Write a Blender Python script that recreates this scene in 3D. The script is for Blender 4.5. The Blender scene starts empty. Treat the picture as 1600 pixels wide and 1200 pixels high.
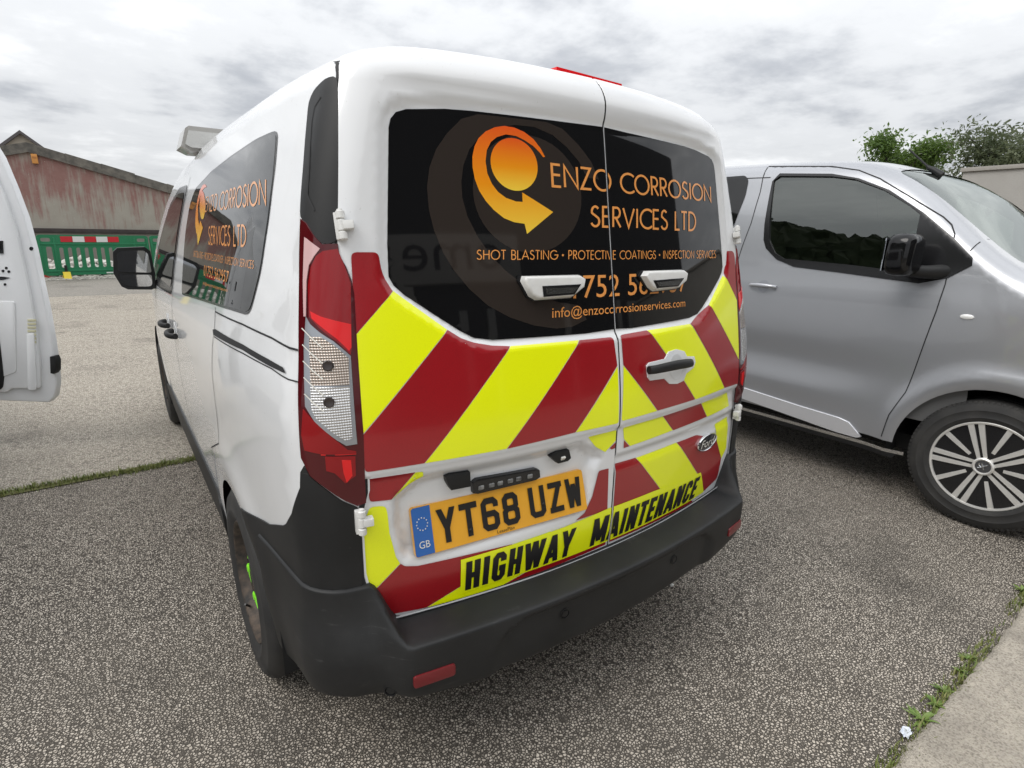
import bpy, bmesh, math, random
import numpy as np
from mathutils import Matrix, Vector
from mathutils.geometry import delaunay_2d_cdt

S = bpy.context.scene
COL = S.collection

# ---------------------------------------------------------------- camera
_cy, _sy, _cp, _sp = math.cos(.6293), math.sin(.6293), math.cos(-.2630), math.sin(-.2630)
_f = Vector((_sy*_cp, _cy*_cp, _sp)); _r = Vector((_cy, -_sy, 0)); _u = _r.cross(_f)
_c, _s = math.cos(.0174), math.sin(.0174)
_r, _u = _c*_r+_s*_u, -_s*_r+_c*_u
cam_data = bpy.data.cameras.new('camera')
cam = bpy.data.objects.new('camera', cam_data); COL.objects.link(cam)
cam.matrix_world = Matrix(((_r.x, _u.x, -_f.x, -1.1164), (_r.y, _u.y, -_f.y, -1.0508), (_r.z, _u.z, -_f.z, 1.4630), (0, 0, 0, 1)))
cam_data.sensor_width = 36.0
cam_data.lens = 864.04/1600*36.0
cam_data.clip_start = 0.05; cam_data.clip_end = 3000
S.camera = cam

# ---------------------------------------------------------------- world: overcast sky, broken grey cloud over a thin Nishita sky
SUN_EL, SUN_AZ = math.radians(52), math.radians(-88)        # azimuth from +Y towards +X
world = bpy.data.worlds.new('World'); S.world = world; world.use_nodes = True
nt = world.node_tree; nt.nodes.clear()
def wn(t, **k):
    n = nt.nodes.new(t)
    for a, b in k.items(): setattr(n, a, b)
    return n
def wl(a, b): nt.links.new(a, b)
def wmath(op, a, b=None, clamp=False):
    n = wn('ShaderNodeMath', operation=op, use_clamp=clamp)
    for i, v in enumerate((a, b)):
        if v is None: continue
        if isinstance(v, (int, float)): n.inputs[i].default_value = v
        else: wl(v, n.inputs[i])
    return n.outputs[0]
sky = wn('ShaderNodeTexSky', sky_type='NISHITA', sun_disc=False, sun_elevation=SUN_EL, sun_rotation=SUN_AZ, air_density=1.0, dust_density=3.0)
tc = wn('ShaderNodeTexCoord'); sep = wn('ShaderNodeSeparateXYZ'); wl(tc.outputs['Generated'], sep.inputs[0])
up = wmath('MAXIMUM', sep.outputs[2], 0.0)
den = wmath('ADD', up, 0.16)
comb = wn('ShaderNodeCombineXYZ')                                     # project the view direction on a cloud deck
wl(wmath('DIVIDE', sep.outputs[0], den), comb.inputs[0]); wl(wmath('DIVIDE', sep.outputs[1], den), comb.inputs[1])
n1 = wn('ShaderNodeTexNoise'); n1.inputs['Scale'].default_value = 0.75; n1.inputs['Detail'].default_value = 7; n1.inputs['Roughness'].default_value = .55; n1.inputs['Distortion'].default_value = .35
wl(comb.outputs[0], n1.inputs['Vector'])
n2 = wn('ShaderNodeTexNoise'); n2.inputs['Scale'].default_value = 2.6; n2.inputs['Detail'].default_value = 5; n2.inputs['Roughness'].default_value = .6
wl(comb.outputs[0], n2.inputs['Vector'])
nmix = wmath('ADD', wmath('MULTIPLY', n1.outputs['Fac'], .68), wmath('MULTIPLY', n2.outputs['Fac'], .32))
ramp = wn('ShaderNodeValToRGB'); wl(nmix, ramp.inputs[0])
ce = ramp.color_ramp; ce.interpolation = 'EASE'
ce.elements[0].position = .36; ce.elements[0].color = (.43, .45, .485, 1)
ce.elements[1].position = .64; ce.elements[1].color = (.96, .97, .98, 1)
e = ce.elements.new(.50); e.color = (.70, .715, .735, 1)
grad = wmath('ADD', wmath('MULTIPLY', up, 1.6), 0.96)                # overcast: the zenith is brighter than the horizon
cl = wn('ShaderNodeVectorMath', operation='SCALE'); wl(ramp.outputs[0], cl.inputs[0]); wl(wmath('MULTIPLY', grad, 10.0), cl.inputs['Scale'])
mx = wn('ShaderNodeMix', data_type='RGBA'); mx.inputs[0].default_value = .94
wl(sky.outputs[0], mx.inputs[6]); wl(cl.outputs[0], mx.inputs[7])
bg = wn('ShaderNodeBackground'); bg.inputs['Strength'].default_value = .09; wl(mx.outputs[2], bg.inputs['Color'])
wo = wn('ShaderNodeOutputWorld'); wl(bg.outputs[0], wo.inputs['Surface'])

# ---------------------------------------------------------------- the sun, veiled by cloud
sd = bpy.data.lights.new('sun', 'SUN'); sd.energy = 1.3; sd.angle = math.radians(32); sd.color = (1.0, .965, .92)
sun = bpy.data.objects.new('sun', sd); COL.objects.link(sun)
sdir = Vector((math.sin(SUN_AZ)*math.cos(SUN_EL), math.cos(SUN_AZ)*math.cos(SUN_EL), math.sin(SUN_EL)))
sun.rotation_euler = sdir.to_track_quat('Z', 'Y').to_euler(); sun.location = sdir*40

S.view_settings.view_transform = 'Standard'; S.view_settings.look = 'None'
S.view_settings.exposure = 0.15; S.view_settings.gamma = 1.0; S.view_settings.use_curve_mapping = False
# ---------------------------------------------------------------- geometry helpers (numpy)
CAM_P = np.array([-1.1164, -1.0508, 1.4630])
CAM_YAW, CAM_PITCH, CAM_ROLL, CAM_F = 0.6293, -0.2630, 0.0174, 864.04     # focal length in px of a 1600 px wide frame

def cam_axes():
    cy, sy = math.cos(CAM_YAW), math.sin(CAM_YAW)
    cp, sp = math.cos(CAM_PITCH), math.sin(CAM_PITCH)
    f = np.array([sy*cp, cy*cp, sp]); r = np.array([cy, -sy, 0.0]); u = np.cross(r, f)
    c, s = math.cos(CAM_ROLL), math.sin(CAM_ROLL)
    return c*r+s*u, -s*r+c*u, f
CR, CU, CF = cam_axes()

def px_dir(pts):
    p = np.atleast_2d(np.array(pts, float))
    d = CF[None, :] + CR[None, :]*((p[:, 0:1]-800)/CAM_F) - CU[None, :]*((p[:, 1:2]-600)/CAM_F)
    return d/np.linalg.norm(d, axis=1)[:, None]

def px_plane(pts, axis, val):
    d = px_dir(pts); t = (val-CAM_P[axis])/d[:, axis]
    return CAM_P[None, :] + d*t[:, None]

def to_px(P):
    d = np.atleast_2d(P)-CAM_P; z = d@CF
    return np.stack([800+CAM_F*(d@CR)/z, 600-CAM_F*(d@CU)/z], 1)

def smooth_table(xs, ys, x):
    """monotone cubic interpolation (Fritsch-Carlson), flat-slope extrapolation"""
    xs = np.asarray(xs, float); ys = np.asarray(ys, float); x = np.asarray(x, float)
    h = np.diff(xs); d = np.diff(ys)/h
    m = np.zeros(len(xs)); m[0] = d[0]; m[-1] = d[-1]
    for i in range(1, len(xs)-1):
        if d[i-1]*d[i] > 0:
            w1 = 2*h[i]+h[i-1]; w2 = h[i]+2*h[i-1]
            m[i] = (w1+w2)/(w1/d[i-1]+w2/d[i])
    xc = np.clip(x, xs[0], xs[-1])
    i = np.clip(np.searchsorted(xs, xc, side='right')-1, 0, len(xs)-2)
    t = (xc-xs[i])/h[i]
    r = ((2*t**3-3*t**2+1)*ys[i] + (t**3-2*t**2+t)*h[i]*m[i] + (-2*t**3+3*t**2)*ys[i+1] + (t**3-t**2)*h[i]*m[i+1])
    return r + np.where(x < xs[0], (x-xs[0])*m[0], 0) + np.where(x > xs[-1], (x-xs[-1])*m[-1], 0)

def sstep(a, b, x):
    t = np.clip((np.asarray(x, float)-a)/(b-a), 0, 1)
    return t*t*(3-2*t)

def rounded_max(ds, r):
    v = np.stack(ds, 0)+r
    return np.sqrt((np.maximum(v, 0)**2).sum(0)) + np.minimum(v.max(0), 0) - r

class Body:
    """A car body as an implicit surface F = 0, with a wrap-round chart (u, z): left side, rear, right side."""
    U0, XC = 0.45, 0.45          # corner pivot: y of pivot, |x| of pivot
    RC = 0.45                    # metres of u per radian in the corners
    def __init__(self, F): self.F = F
    def normal(self, P, h=1e-3):
        g = np.zeros_like(P)
        for k in range(3):
            e = np.zeros(3); e[k] = h
            g[:, k] = self.F(P+e)-self.F(P-e)
        return g/np.maximum(np.linalg.norm(g, axis=1), 1e-9)[:, None]
    def solve(self, O, D, t0, t1, n=24):
        """first outward crossing along O + tD between t0 (inside) and t1 (outside)"""
        a = np.full(len(O), float(t0)); b = np.full(len(O), float(t1))
        for _ in range(n):
            m = (a+b)/2; ins = self.F(O+D*m[:, None]) < 0
            a = np.where(ins, m, a); b = np.where(ins, b, m)
        return O+D*((a+b)/2)[:, None]
    def cast(self, pts, tmax=9.0, step=0.012):
        """pixels -> first hit of the camera ray with the body"""
        D = px_dir(pts); out = np.zeros_like(D)
        ts = np.arange(0.25, tmax, step)
        for i, d in enumerate(D):
            Q = CAM_P[None, :]+ts[:, None]*d[None, :]
            f = self.F(Q); k = np.argmax(f < 0)
            if not (f < 0).any():
                k = int(np.argmin(f)); out[i] = Q[k]; continue
            a, b = ts[max(k-1, 0)], ts[k]
            for _ in range(30):
                m = (a+b)/2
                if self.F((CAM_P+m*d)[None, :])[0] < 0: b = m
                else: a = m
            out[i] = CAM_P+b*d
        return out
    # chart: u = y on the left side (u > U0), wraps the rear, right side far negative
    def frame(self, u):
        u = np.asarray(u, float); q = self.RC*math.pi/2
        O = np.zeros((len(u), 2)); D = np.zeros((len(u), 2))
        s = self.U0-u
        L = s <= 0
        O[L, 0] = 0-self.XC; O[L, 1] = u[L]; D[L, 0] = -1
        c = (s > 0) & (s <= q); th = s[c]/self.RC
        O[c, 0] = -self.XC; O[c, 1] = self.U0; D[c, 0] = -np.cos(th); D[c, 1] = -np.sin(th)
        r = (s > q) & (s <= q+2*self.XC)
        O[r, 0] = -self.XC+(s[r]-q); O[r, 1] = self.U0; D[r, 1] = -1
        c2 = (s > q+2*self.XC) & (s <= 2*q+2*self.XC); th = (s[c2]-q-2*self.XC)/self.RC
        O[c2, 0] = self.XC; O[c2, 1] = self.U0; D[c2, 0] = np.sin(th); D[c2, 1] = -np.cos(th)
        R = s > 2*q+2*self.XC
        O[R, 0] = self.XC; O[R, 1] = self.U0+(s[R]-2*q-2*self.XC); D[R, 0] = 1
        return O, D
    def umirror(self, u): return 2*self.U0-(math.pi*self.RC+2*self.XC)-np.asarray(u, float)
    def at(self, uz):
        uz = np.atleast_2d(np.array(uz, float)); O, D = self.frame(uz[:, 0])
        O3 = np.column_stack([O, uz[:, 1]]); D3 = np.column_stack([D, np.zeros(len(uz))])
        return self.solve(O3, D3, 0.0, 1.2), D3
    def chart(self, P):
        P = np.atleast_2d(P); x, y = P[:, 0], P[:, 1]; q = self.RC*math.pi/2
        u = np.zeros(len(P))
        a = (x < -self.XC) & (y >= self.U0); u[a] = y[a]
        b = (x < -self.XC) & (y < self.U0); u[b] = self.U0-self.RC*np.arctan2(self.U0-y[b], -self.XC-x[b])
        c = (np.abs(x) <= self.XC); u[c] = self.U0-q-(x[c]+self.XC)
        d = (x > self.XC) & (y < self.U0); u[d] = self.U0-q-2*self.XC-self.RC*np.arctan2(x[d]-self.XC, self.U0-y[d])
        e = (x > self.XC) & (y >= self.U0); u[e] = self.U0-2*q-2*self.XC-(y[e]-self.U0)
        return np.column_stack([u, P[:, 2]])
    def px(self, pts): return self.chart(self.cast(pts))

# ---- the white van's body (x right, y forward from the rear doors, z up; origin on the ground under the rear doors)
AXR, AXF, TYRE_R = 0.775, 3.837, 0.325
def van_F(P):
    x, y, z = P[:, 0], P[:, 1], P[:, 2]; ax = np.abs(x)
    hw = smooth_table([.2, .35, .5, .8, 1.0, 1.1, 1.2, 1.45, 1.65, 1.8, 1.95], [.84, .855, .868, .885, .888, .880, .860, .803, .746, .70, .66], z)
    hw = hw - .062*np.clip((.8-y)/.8, 0, 2)**2 - .11*np.clip((y-3.0)/1.6, 0, 2)**2
    for ya in (AXR, AXF):                                   # wheel-arch flares
        rr = np.sqrt((y-ya)**2+(z-TYRE_R)**2)
        hw = hw + .012*np.exp(-((rr-.40)/.085)**2)*sstep(.05, .3, z)
    side = (ax-hw)*.97
    pz = -.014+.17*.045*np.logaddexp(0, (z-1.01)/.045)+.010*sstep(1.70, 1.95, z)
    rear = pz + .140*x*x - y
    top = smooth_table([-.2, .1, .6, 1.6, 2.5, 2.9, 3.3, 3.7, 4.2, 4.6, 4.9], [1.860, 1.870, 1.885, 1.895, 1.855, 1.785, 1.56, 1.22, 1.08, .98, .85], y)
    roof = (z-(top-.04*(ax/.7)**3))*np.where(y > 2.9, .8, 1)
    front = (y-(4.66-.12*np.clip(z-.6, 0, 1)-.18*x*x))
    return rounded_max([side, rear, roof, front], .07)
VAN = Body(van_F)
# ---------------------------------------------------------------- mesh helpers
def obj(name, verts, faces, mat, parent=None, normals=None, smooth=True, angle=None):
    me = bpy.data.meshes.new(name)
    me.from_pydata([tuple(map(float, v)) for v in verts], [], [tuple(map(int, f)) for f in faces])
    me.materials.append(mat)
    if smooth: me.shade_smooth()
    if normals is not None: me.normals_split_custom_set_from_vertices([tuple(map(float, n)) for n in normals])
    elif angle is not None: me.set_sharp_from_angle(angle=math.radians(angle))
    o = bpy.data.objects.new(name, me); COL.objects.link(o)
    if parent is not None: o.parent = parent
    return o

def bm_obj(name, bm, mat, parent=None, angle=35):
    bmesh.ops.recalc_face_normals(bm, faces=bm.faces)
    me = bpy.data.meshes.new(name); bm.to_mesh(me); bm.free()
    me.materials.append(mat); me.shade_smooth()
    if angle is not None: me.set_sharp_from_angle(angle=math.radians(angle))
    o = bpy.data.objects.new(name, me); COL.objects.link(o)
    if parent is not None: o.parent = parent
    return o

def thing(name, label, cat, loc=(0, 0, 0), group=None):
    o = bpy.data.objects.new(name, None); COL.objects.link(o); o.location = loc
    o.empty_display_size = .1
    o['label'] = label; o['category'] = cat
    if group: o['group'] = group
    return o

def tag(o, label=None, cat=None, group=None, kind=None):
    if label: o['label'] = label
    if cat: o['category'] = cat
    if group: o['group'] = group
    if kind: o['kind'] = kind
    return o

def keep(child, parent):
    """parent a child that was built in world coordinates"""
    child.parent = parent; child.matrix_parent_inverse = Matrix.Translation(-Vector(parent.location)); return child

def add_box(bm, c, s, bev=0.0, seg=2, rot=None):
    M = Matrix.Translation(c)
    if rot is not None: M = M @ rot.to_4x4()
    r = bmesh.ops.create_cube(bm, size=1.0, matrix=M @ Matrix.Diagonal((s[0], s[1], s[2], 1)))
    if bev > 0:
        es = list({e for v in r['verts'] for e in v.link_edges})
        bmesh.ops.bevel(bm, geom=es, offset=bev, segments=seg, profile=.7, affect='EDGES')
    return bm

def add_prism(bm, poly, M, depth, bev=0.0, seg=2):
    """polygon in the XY plane of M, extruded to +Z by depth"""
    vs = [bm.verts.new(M @ Vector((x, y, 0))) for x, y in poly]
    f = bm.faces.new(vs)
    r = bmesh.ops.extrude_face_region(bm, geom=[f])
    d = (M.to_3x3() @ Vector((0, 0, 1)))*depth
    nv = [g for g in r['geom'] if isinstance(g, bmesh.types.BMVert)]
    bmesh.ops.translate(bm, verts=nv, vec=d)
    if bev > 0:
        es = [e for e in {e for v in nv for e in v.link_edges} if all(v in nv for v in e.verts)]
        bmesh.ops.bevel(bm, geom=es, offset=bev, segments=seg, profile=.6, affect='EDGES')
    return bm

def add_lathe(bm, prof, M, n=48, closed=False):
    """profile (r, h) turned about the Z axis of M"""
    rings = []
    for r, h in prof:
        rings.append([bm.verts.new(M @ Vector((r*math.cos(2*math.pi*i/n), r*math.sin(2*math.pi*i/n), h))) for i in range(n)])
    pairs = list(zip(rings, rings[1:]))
    if closed: pairs.append((rings[-1], rings[0]))
    for a, b in pairs:
        for i in range(n):
            bm.faces.new((a[i], a[(i+1) % n], b[(i+1) % n], b[i]))
    if not closed:
        for k in (0, -1):
            if prof[k][0] > 1e-6:
                bm.faces.new(rings[k])
    return bm

def add_tube(bm, pts, r, n=8, caps=True):
    pts = [Vector(p) for p in pts]; rings = []
    up0 = Vector((0, 0, 1))
    for i, p in enumerate(pts):
        t = (pts[min(i+1, len(pts)-1)]-pts[max(i-1, 0)]).normalized()
        a = t.cross(up0 if abs(t.z) < .9 else Vector((1, 0, 0))).normalized(); b = t.cross(a)
        rr = r[i] if isinstance(r, (list, tuple)) else r
        rings.append([bm.verts.new(p+a*rr*math.cos(2*math.pi*k/n)+b*rr*math.sin(2*math.pi*k/n)) for k in range(n)])
    for a, b in zip(rings, rings[1:]):
        for k in range(n): bm.faces.new((a[k], a[(k+1) % n], b[(k+1) % n], b[k]))
    if caps: bm.faces.new(rings[0]); bm.faces.new(rings[-1])
    return bm

# ---- 2-D polygons
def dens(poly, step, closed=True):
    poly = [np.array(p, float) for p in poly]; out = []
    n = len(poly)
    for i in range(n if closed else n-1):
        a, b = poly[i], poly[(i+1) % n]
        k = max(1, int(math.ceil(np.linalg.norm(b-a)/step)))
        for j in range(k): out.append(a+(b-a)*j/k)
    if not closed: out.append(poly[-1])
    return np.array(out)

def rounded(poly, r, n=5):
    """round the corners of a polygon; r is one radius or one per corner"""
    poly = [np.array(p, float) for p in poly]; m = len(poly); out = []
    for i in range(m):
        p, a, b = poly[i], poly[i-1], poly[(i+1) % m]
        ri = r[i] if isinstance(r, (list, tuple)) else r
        da, db = a-p, b-p; la, lb = np.linalg.norm(da), np.linalg.norm(db)
        d = min(ri, la*.48, lb*.48)
        if d < 1e-6: out.append(p); continue
        q0, q1 = p+da/la*d, p+db/lb*d
        for t in np.linspace(0, 1, n): out.append((1-t)**2*q0+2*t*(1-t)*p+t*t*q1)
    return np.array(out)

def inside(poly, pts):
    poly = np.asarray(poly, float); x, y = pts[:, 0], pts[:, 1]
    r = np.zeros(len(pts), bool); j = len(poly)-1
    for i in range(len(poly)):
        xi, yi = poly[i]; xj, yj = poly[j]
        c = (yi > y) != (yj > y)
        with np.errstate(divide='ignore', invalid='ignore'):
            xx = (xj-xi)*(y-yi)/(yj-yi)+xi
        r ^= c & (x < xx); j = i
    return r

def dist_poly(poly, pts, closed=True):
    poly = np.asarray(poly, float); d = np.full(len(pts), 1e9)
    n = len(poly)
    for i in range(n if closed else n-1):
        a, b = poly[i], poly[(i+1) % n]; ab = b-a; L = max(ab@ab, 1e-12)
        t = np.clip(((pts-a)@ab)/L, 0, 1); q = a+t[:, None]*ab
        d = np.minimum(d, np.hypot(*(pts-q).T))
    return d

def cdt(outer, holes=(), step=.04, bstep=None):
    bstep = bstep or step*.75
    loops = [dens(outer, bstep)]+[dens(h, bstep) for h in holes]
    lo = loops[0].min(0); hi = loops[0].max(0)
    gx = np.arange(lo[0], hi[0]+step, step); gy = np.arange(lo[1], hi[1]+step*.866, step*.866)
    G = np.array([(x+(step/2 if k % 2 else 0), y) for k, y in enumerate(gy) for x in gx])
    m = inside(loops[0], G)
    for h in loops[1:]: m &= ~inside(h, G)
    G = G[m]
    if len(G):
        m = np.ones(len(G), bool)
        for l in loops: m &= dist_poly(l, G) > step*.42
        G = G[m]
    V = []; E = []
    for l in loops:
        b = len(V); n = len(l); V += [tuple(p) for p in l]; E += [(b+i, b+(i+1) % n) for i in range(n)]
    V += [tuple(p) for p in G]
    res = delaunay_2d_cdt([Vector(p) for p in V], E, [], 0, 1e-7)
    P = np.array([tuple(p) for p in res[0]]); T = np.array([tuple(f) for f in res[2]])
    c = P[T].mean(1); m = inside(loops[0], c)
    for h in loops[1:]: m &= ~inside(h, c)
    return P, T[m], loops

class Surf:
    """chart + body + relief -> positions; charts: 'wrap' (u, z), 'rear' (-x, z), 'top' (x, y)"""
    def __init__(self, body, chart='wrap', off=0.0, disp=None):
        self.b, self.c, self.off, self.disp = body, chart, off, disp
    def pos(self, uz):
        uz = np.atleast_2d(np.asarray(uz, float))
        if self.c == 'wrap': P, D = self.b.at(uz)
        elif self.c == 'rear':
            O = np.column_stack([-uz[:, 0], np.full(len(uz), .9), uz[:, 1]]); D = np.tile((0., -1., 0.), (len(uz), 1))
            P = self.b.solve(O, D, 0, 1.4)
        elif self.c == 'side':                                       # (y, z), seen from -x
            O = np.column_stack([np.full(len(uz), self.b.cx), uz[:, 0], uz[:, 1]]); D = np.tile((-1., 0., 0.), (len(uz), 1))
            P = self.b.solve(O, D, 0, 1.6)
        else:
            O = np.column_stack([uz[:, 0], uz[:, 1], np.full(len(uz), .6)]); D = np.tile((0., 0., 1.), (len(uz), 1))
            P = self.b.solve(O, D, 0, 1.8)
        o = self.off
        if self.disp is not None: o = o+self.disp(uz, P)
        N = self.b.normal(P)
        return P+N*(np.asarray(o)[:, None] if np.ndim(o) else o)
    def nrm(self, uz, h=.002):
        uz = np.atleast_2d(np.asarray(uz, float)); e = np.array([[h, 0]]); g = np.array([[0, h]])
        a = self.pos(uz+e)-self.pos(uz-e); b = self.pos(uz+g)-self.pos(uz-g)
        n = np.cross(b, a) if self.c != 'top' else np.cross(a, b)
        return n/np.maximum(np.linalg.norm(n, axis=1), 1e-12)[:, None]
    def shifted(self, d): return Surf(self.b, self.c, self.off+d, self.disp)

def panel(name, surf, outer, mat, parent, holes=(), step=.04, bstep=None, rim=0.0, rimmat=None, hole_rim=None):
    """a sheet cut to a polygon on a surface; rim turns its edges inwards by that depth"""
    P, T, loops = cdt(outer, holes, step, bstep)
    V = surf.pos(P); N = surf.nrm(P)
    if surf.c != 'top': T = T[:, ::-1]
    faces = [tuple(t) for t in T]; verts = [v for v in V]; nor = [n for n in N]
    if rim > 0:
        for li, l in enumerate(loops):
            A = surf.pos(l); n = surf.nrm(l); B = A-n*(rim if (li == 0 or hole_rim is None) else hole_rim)
            k = len(l); tg = np.roll(A, -1, 0)-np.roll(A, 1, 0)
            w = np.cross(tg, n); w /= np.maximum(np.linalg.norm(w, axis=1), 1e-9)[:, None]
            ctr = A.mean(0)
            sgn = 1 if (np.sum(w*(A-ctr)) > 0) == (li == 0) else -1
            w = w*sgn
            b = len(verts)
            n1 = n*.6+w*.8; n1 /= np.linalg.norm(n1, axis=1)[:, None]
            verts += list(A)+list(B); nor += list(n1)+list(w)
            for i in range(k):
                j = (i+1) % k
                q = (b+i, b+j, b+k+j, b+k+i)
                fn = np.cross(A[j]-A[i], B[i]-A[i])
                if fn@w[i] < 0: q = q[::-1]
                faces.append(q)
    return obj(name, verts, faces, mat, parent, normals=nor)

def strip(name, surf, line, width, mat, parent, closed=False, step=.03, lift=0.0):
    """a thin band of given width along a chart polyline (seams, gaps, seals)"""
    l = dens(line, step, closed)
    t = (np.roll(l, -1, 0)-np.roll(l, 1, 0)) if closed else np.gradient(l, axis=0)
    t /= np.maximum(np.linalg.norm(t, axis=1), 1e-9)[:, None]
    n = np.column_stack([-t[:, 1], t[:, 0]])*width/2
    L = np.vstack([l+n, l-n]); V = surf.shifted(lift).pos(L); N = surf.nrm(L)
    k = len(l); F = []
    for i in range(k if closed else k-1):
        j = (i+1) % k; F.append((i, j, k+j, k+i))
    a = np.cross(V[F[0][1]]-V[F[0][0]], V[F[0][3]]-V[F[0][0]])
    if a@N[0] < 0: F = [f[::-1] for f in F]
    return obj(name, V, F, mat, parent, normals=N)

# ---------------------------------------------------------------- lettering: a stroke alphabet (cap height 1)
def arc(cx, cy, rx, ry, a0, a1, n=14):
    return [(cx+rx*math.cos(math.radians(a0+(a1-a0)*i/n)), cy+ry*math.sin(math.radians(a0+(a1-a0)*i/n))) for i in range(n+1)]
GEO = {   # geometric sans: width, strokes
 'A': (.80, [[(.02, 0), (.40, 1), (.78, 0)], [(.16, .32), (.64, .32)]]),
 'B': (.55, [[(.06, 0), (.06, 1), (.28, 1)]+arc(.28, .75, .2, .25, 90, -90, 10)[1:]+[(.06, .5)], [(.28, .5)]+arc(.28, .25, .24, .25, 90, -90, 10)[1:]+[(.06, 0)]]),
 'C': (.80, [arc(.54, .5, .50, .5, 48, 312, 22)]),
 'D': (.74, [[(.06, 0), (.06, 1), (.22, 1)]+arc(.22, .5, .46, .5, 90, -90, 16)[1:]+[(.06, 0)]]),
 'E': (.50, [[(.46, 1), (.06, 1), (.06, 0), (.46, 0)], [(.06, .53), (.44, .53)]]),
 'G': (.94, [arc(.52, .5, .48, .5, 45, 360, 24)+[(.56, .5)]]),
 'H': (.70, [[(.06, 0), (.06, 1)], [(.64, 0), (.64, 1)], [(.06, .53), (.64, .53)]]),
 'I': (.14, [[(.07, 0), (.07, 1)]]),
 'L': (.44, [[(.06, 1), (.06, 0), (.42, 0)]]),
 'M': (.95, [[(.05, 0), (.18, 1), (.475, .25), (.77, 1), (.90, 0)]]),
 'N': (.76, [[(.06, 0), (.06, 1), (.70, 0), (.70, 1)]]),
 'O': (1.0, [arc(.5, .5, .46, .5, 90, 450, 30)]),
 'P': (.52, [[(.06, 0), (.06, 1), (.26, 1)]+arc(.26, .73, .22, .27, 90, -90, 10)[1:]+[(.06, .46)]]),
 'R': (.55, [[(.06, 0), (.06, 1), (.26, 1)]+arc(.26, .74, .22, .26, 90, -90, 10)[1:]+[(.06, .48)], [(.22, .48), (.52, 0)]]),
 'S': (.54, [arc(.27, .75, .20, .25, 35, 200, 10)+arc(.27, .25, .23, .25, 70, -160, 14)]),
 'T': (.52, [[(0.01, 1), (.51, 1)], [(.26, 1), (.26, 0)]]),
 'V': (.76, [[(.02, 1), (.38, 0), (.74, 1)]]),
 'W': (1.05, [[(.02, 1), (.27, 0), (.525, .9), (.78, 0), (1.03, 1)]]),
 'Z': (.60, [[(.04, 1), (.54, 1), (.04, 0), (.56, 0)]]),
 '0': (.60, [arc(.30, .5, .25, .5, 90, 450, 22)]), '1': (.34, [[(.04, .78), (.20, 1), (.20, 0)]]),
 '2': (.58, [arc(.29, .72, .22, .28, 170, -30, 12)+[(.05, 0), (.54, 0)]]),
 '5': (.58, [[(.50, 1), (.16, 1), (.10, .56)]+arc(.27, .32, .24, .32, 120, -150, 14)]),
 '6': (.60, [[(.42, 1), (.12, .48)]+arc(.30, .30, .24, .30, 150, 510, 20)[0:]]),
 '7': (.56, [[(.03, 1), (.53, 1), (.18, 0)]]),
 '9': (.60, [[(.18, 0), (.48, .52)]+arc(.30, .70, .24, .30, -30, 330, 20)]),
 '.': (.20, None), ' ': (.34, []),
}
BOLD = {  # heavy condensed
 'H': (.50, [[(.12, 0), (.12, 1)], [(.38, 0), (.38, 1)], [(.12, .5), (.38, .5)]]), 'I': (.25, [[(.125, 0), (.125, 1)]]),
 'G': (.50, [[(.38, .68), (.38, .82), (.31, .91), (.19, .91), (.12, .82), (.12, .18), (.19, .09), (.31, .09), (.38, .18), (.38, .45), (.25, .45)]]),
 'W': (.76, [['d', (.09, 1), (.235, .0), (.38, 1), (.525, .0), (.67, 1)]]),
 'A': (.54, [['d', (.085, 0), (.27, 1), (.455, 0)], [(.14, .26), (.40, .26)]]),
 'Y': (.52, [['d', (.08, 1), (.26, .40), (.44, 1)], [(.26, .45), (.26, 0)]]),
 'M': (.70, [[(.11, 0), (.11, 1)], [(.59, 0), (.59, 1)], ['d', (.13, 1), (.35, .12), (.57, 1)]]),
 'N': (.54, [[(.12, 0), (.12, 1)], [(.42, 0), (.42, 1)], ['d', (.13, 1), (.41, 0)]]),
 'T': (.44, [[(.02, .91), (.42, .91)], [(.22, .95), (.22, 0)]]),
 'E': (.42, [[(.40, .91), (.12, .91), (.12, .09), (.40, .09)], [(.12, .5), (.37, .5)]]),
 'C': (.49, [[(.38, .65), (.38, .82), (.31, .91), (.19, .91), (.12, .82), (.12, .18), (.19, .09), (.31, .09), (.38, .18), (.38, .36)]]), ' ': (.25, []),
}
PLATE = {  # registration plate figures, drawn on an 0.633 x 1 cell
 'Y': (.633, [['d', (.09, 1), (.316, .42), (.543, 1)], [(.316, .47), (.316, 0)]]), 'T': (.633, [[(0, .91), (.633, .91)], [(.316, .95), (.316, 0)]]),
 '6': (.633, [[(.54, .70), (.54, .82), (.45, .91), (.18, .91), (.09, .82), (.09, .18), (.18, .09), (.45, .09), (.54, .18), (.54, .42), (.45, .51), (.09, .51)]]),
 '8': (.633, [[(.19, .52), (.11, .60), (.11, .82), (.2, .91), (.433, .91), (.523, .82), (.523, .60), (.443, .52), (.19, .52), (.09, .42), (.09, .18), (.18, .09), (.453, .09), (.543, .18), (.543, .42), (.443, .52)]]),
 'U': (.633, [[(.09, 1), (.09, .18), (.18, .09), (.453, .09), (.543, .18), (.543, 1)]]), 'Z': (.633, [[(.03, .91), (.61, .91)], [(.03, .09), (.61, .09)], ['d', (.12, .05), (.51, .95)]]),
 'W': (.633, [['d', (.08, 1), (.165, 0), (.316, .80), (.468, 0), (.553, 1)]]), ' ': (.52, []),
}
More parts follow.
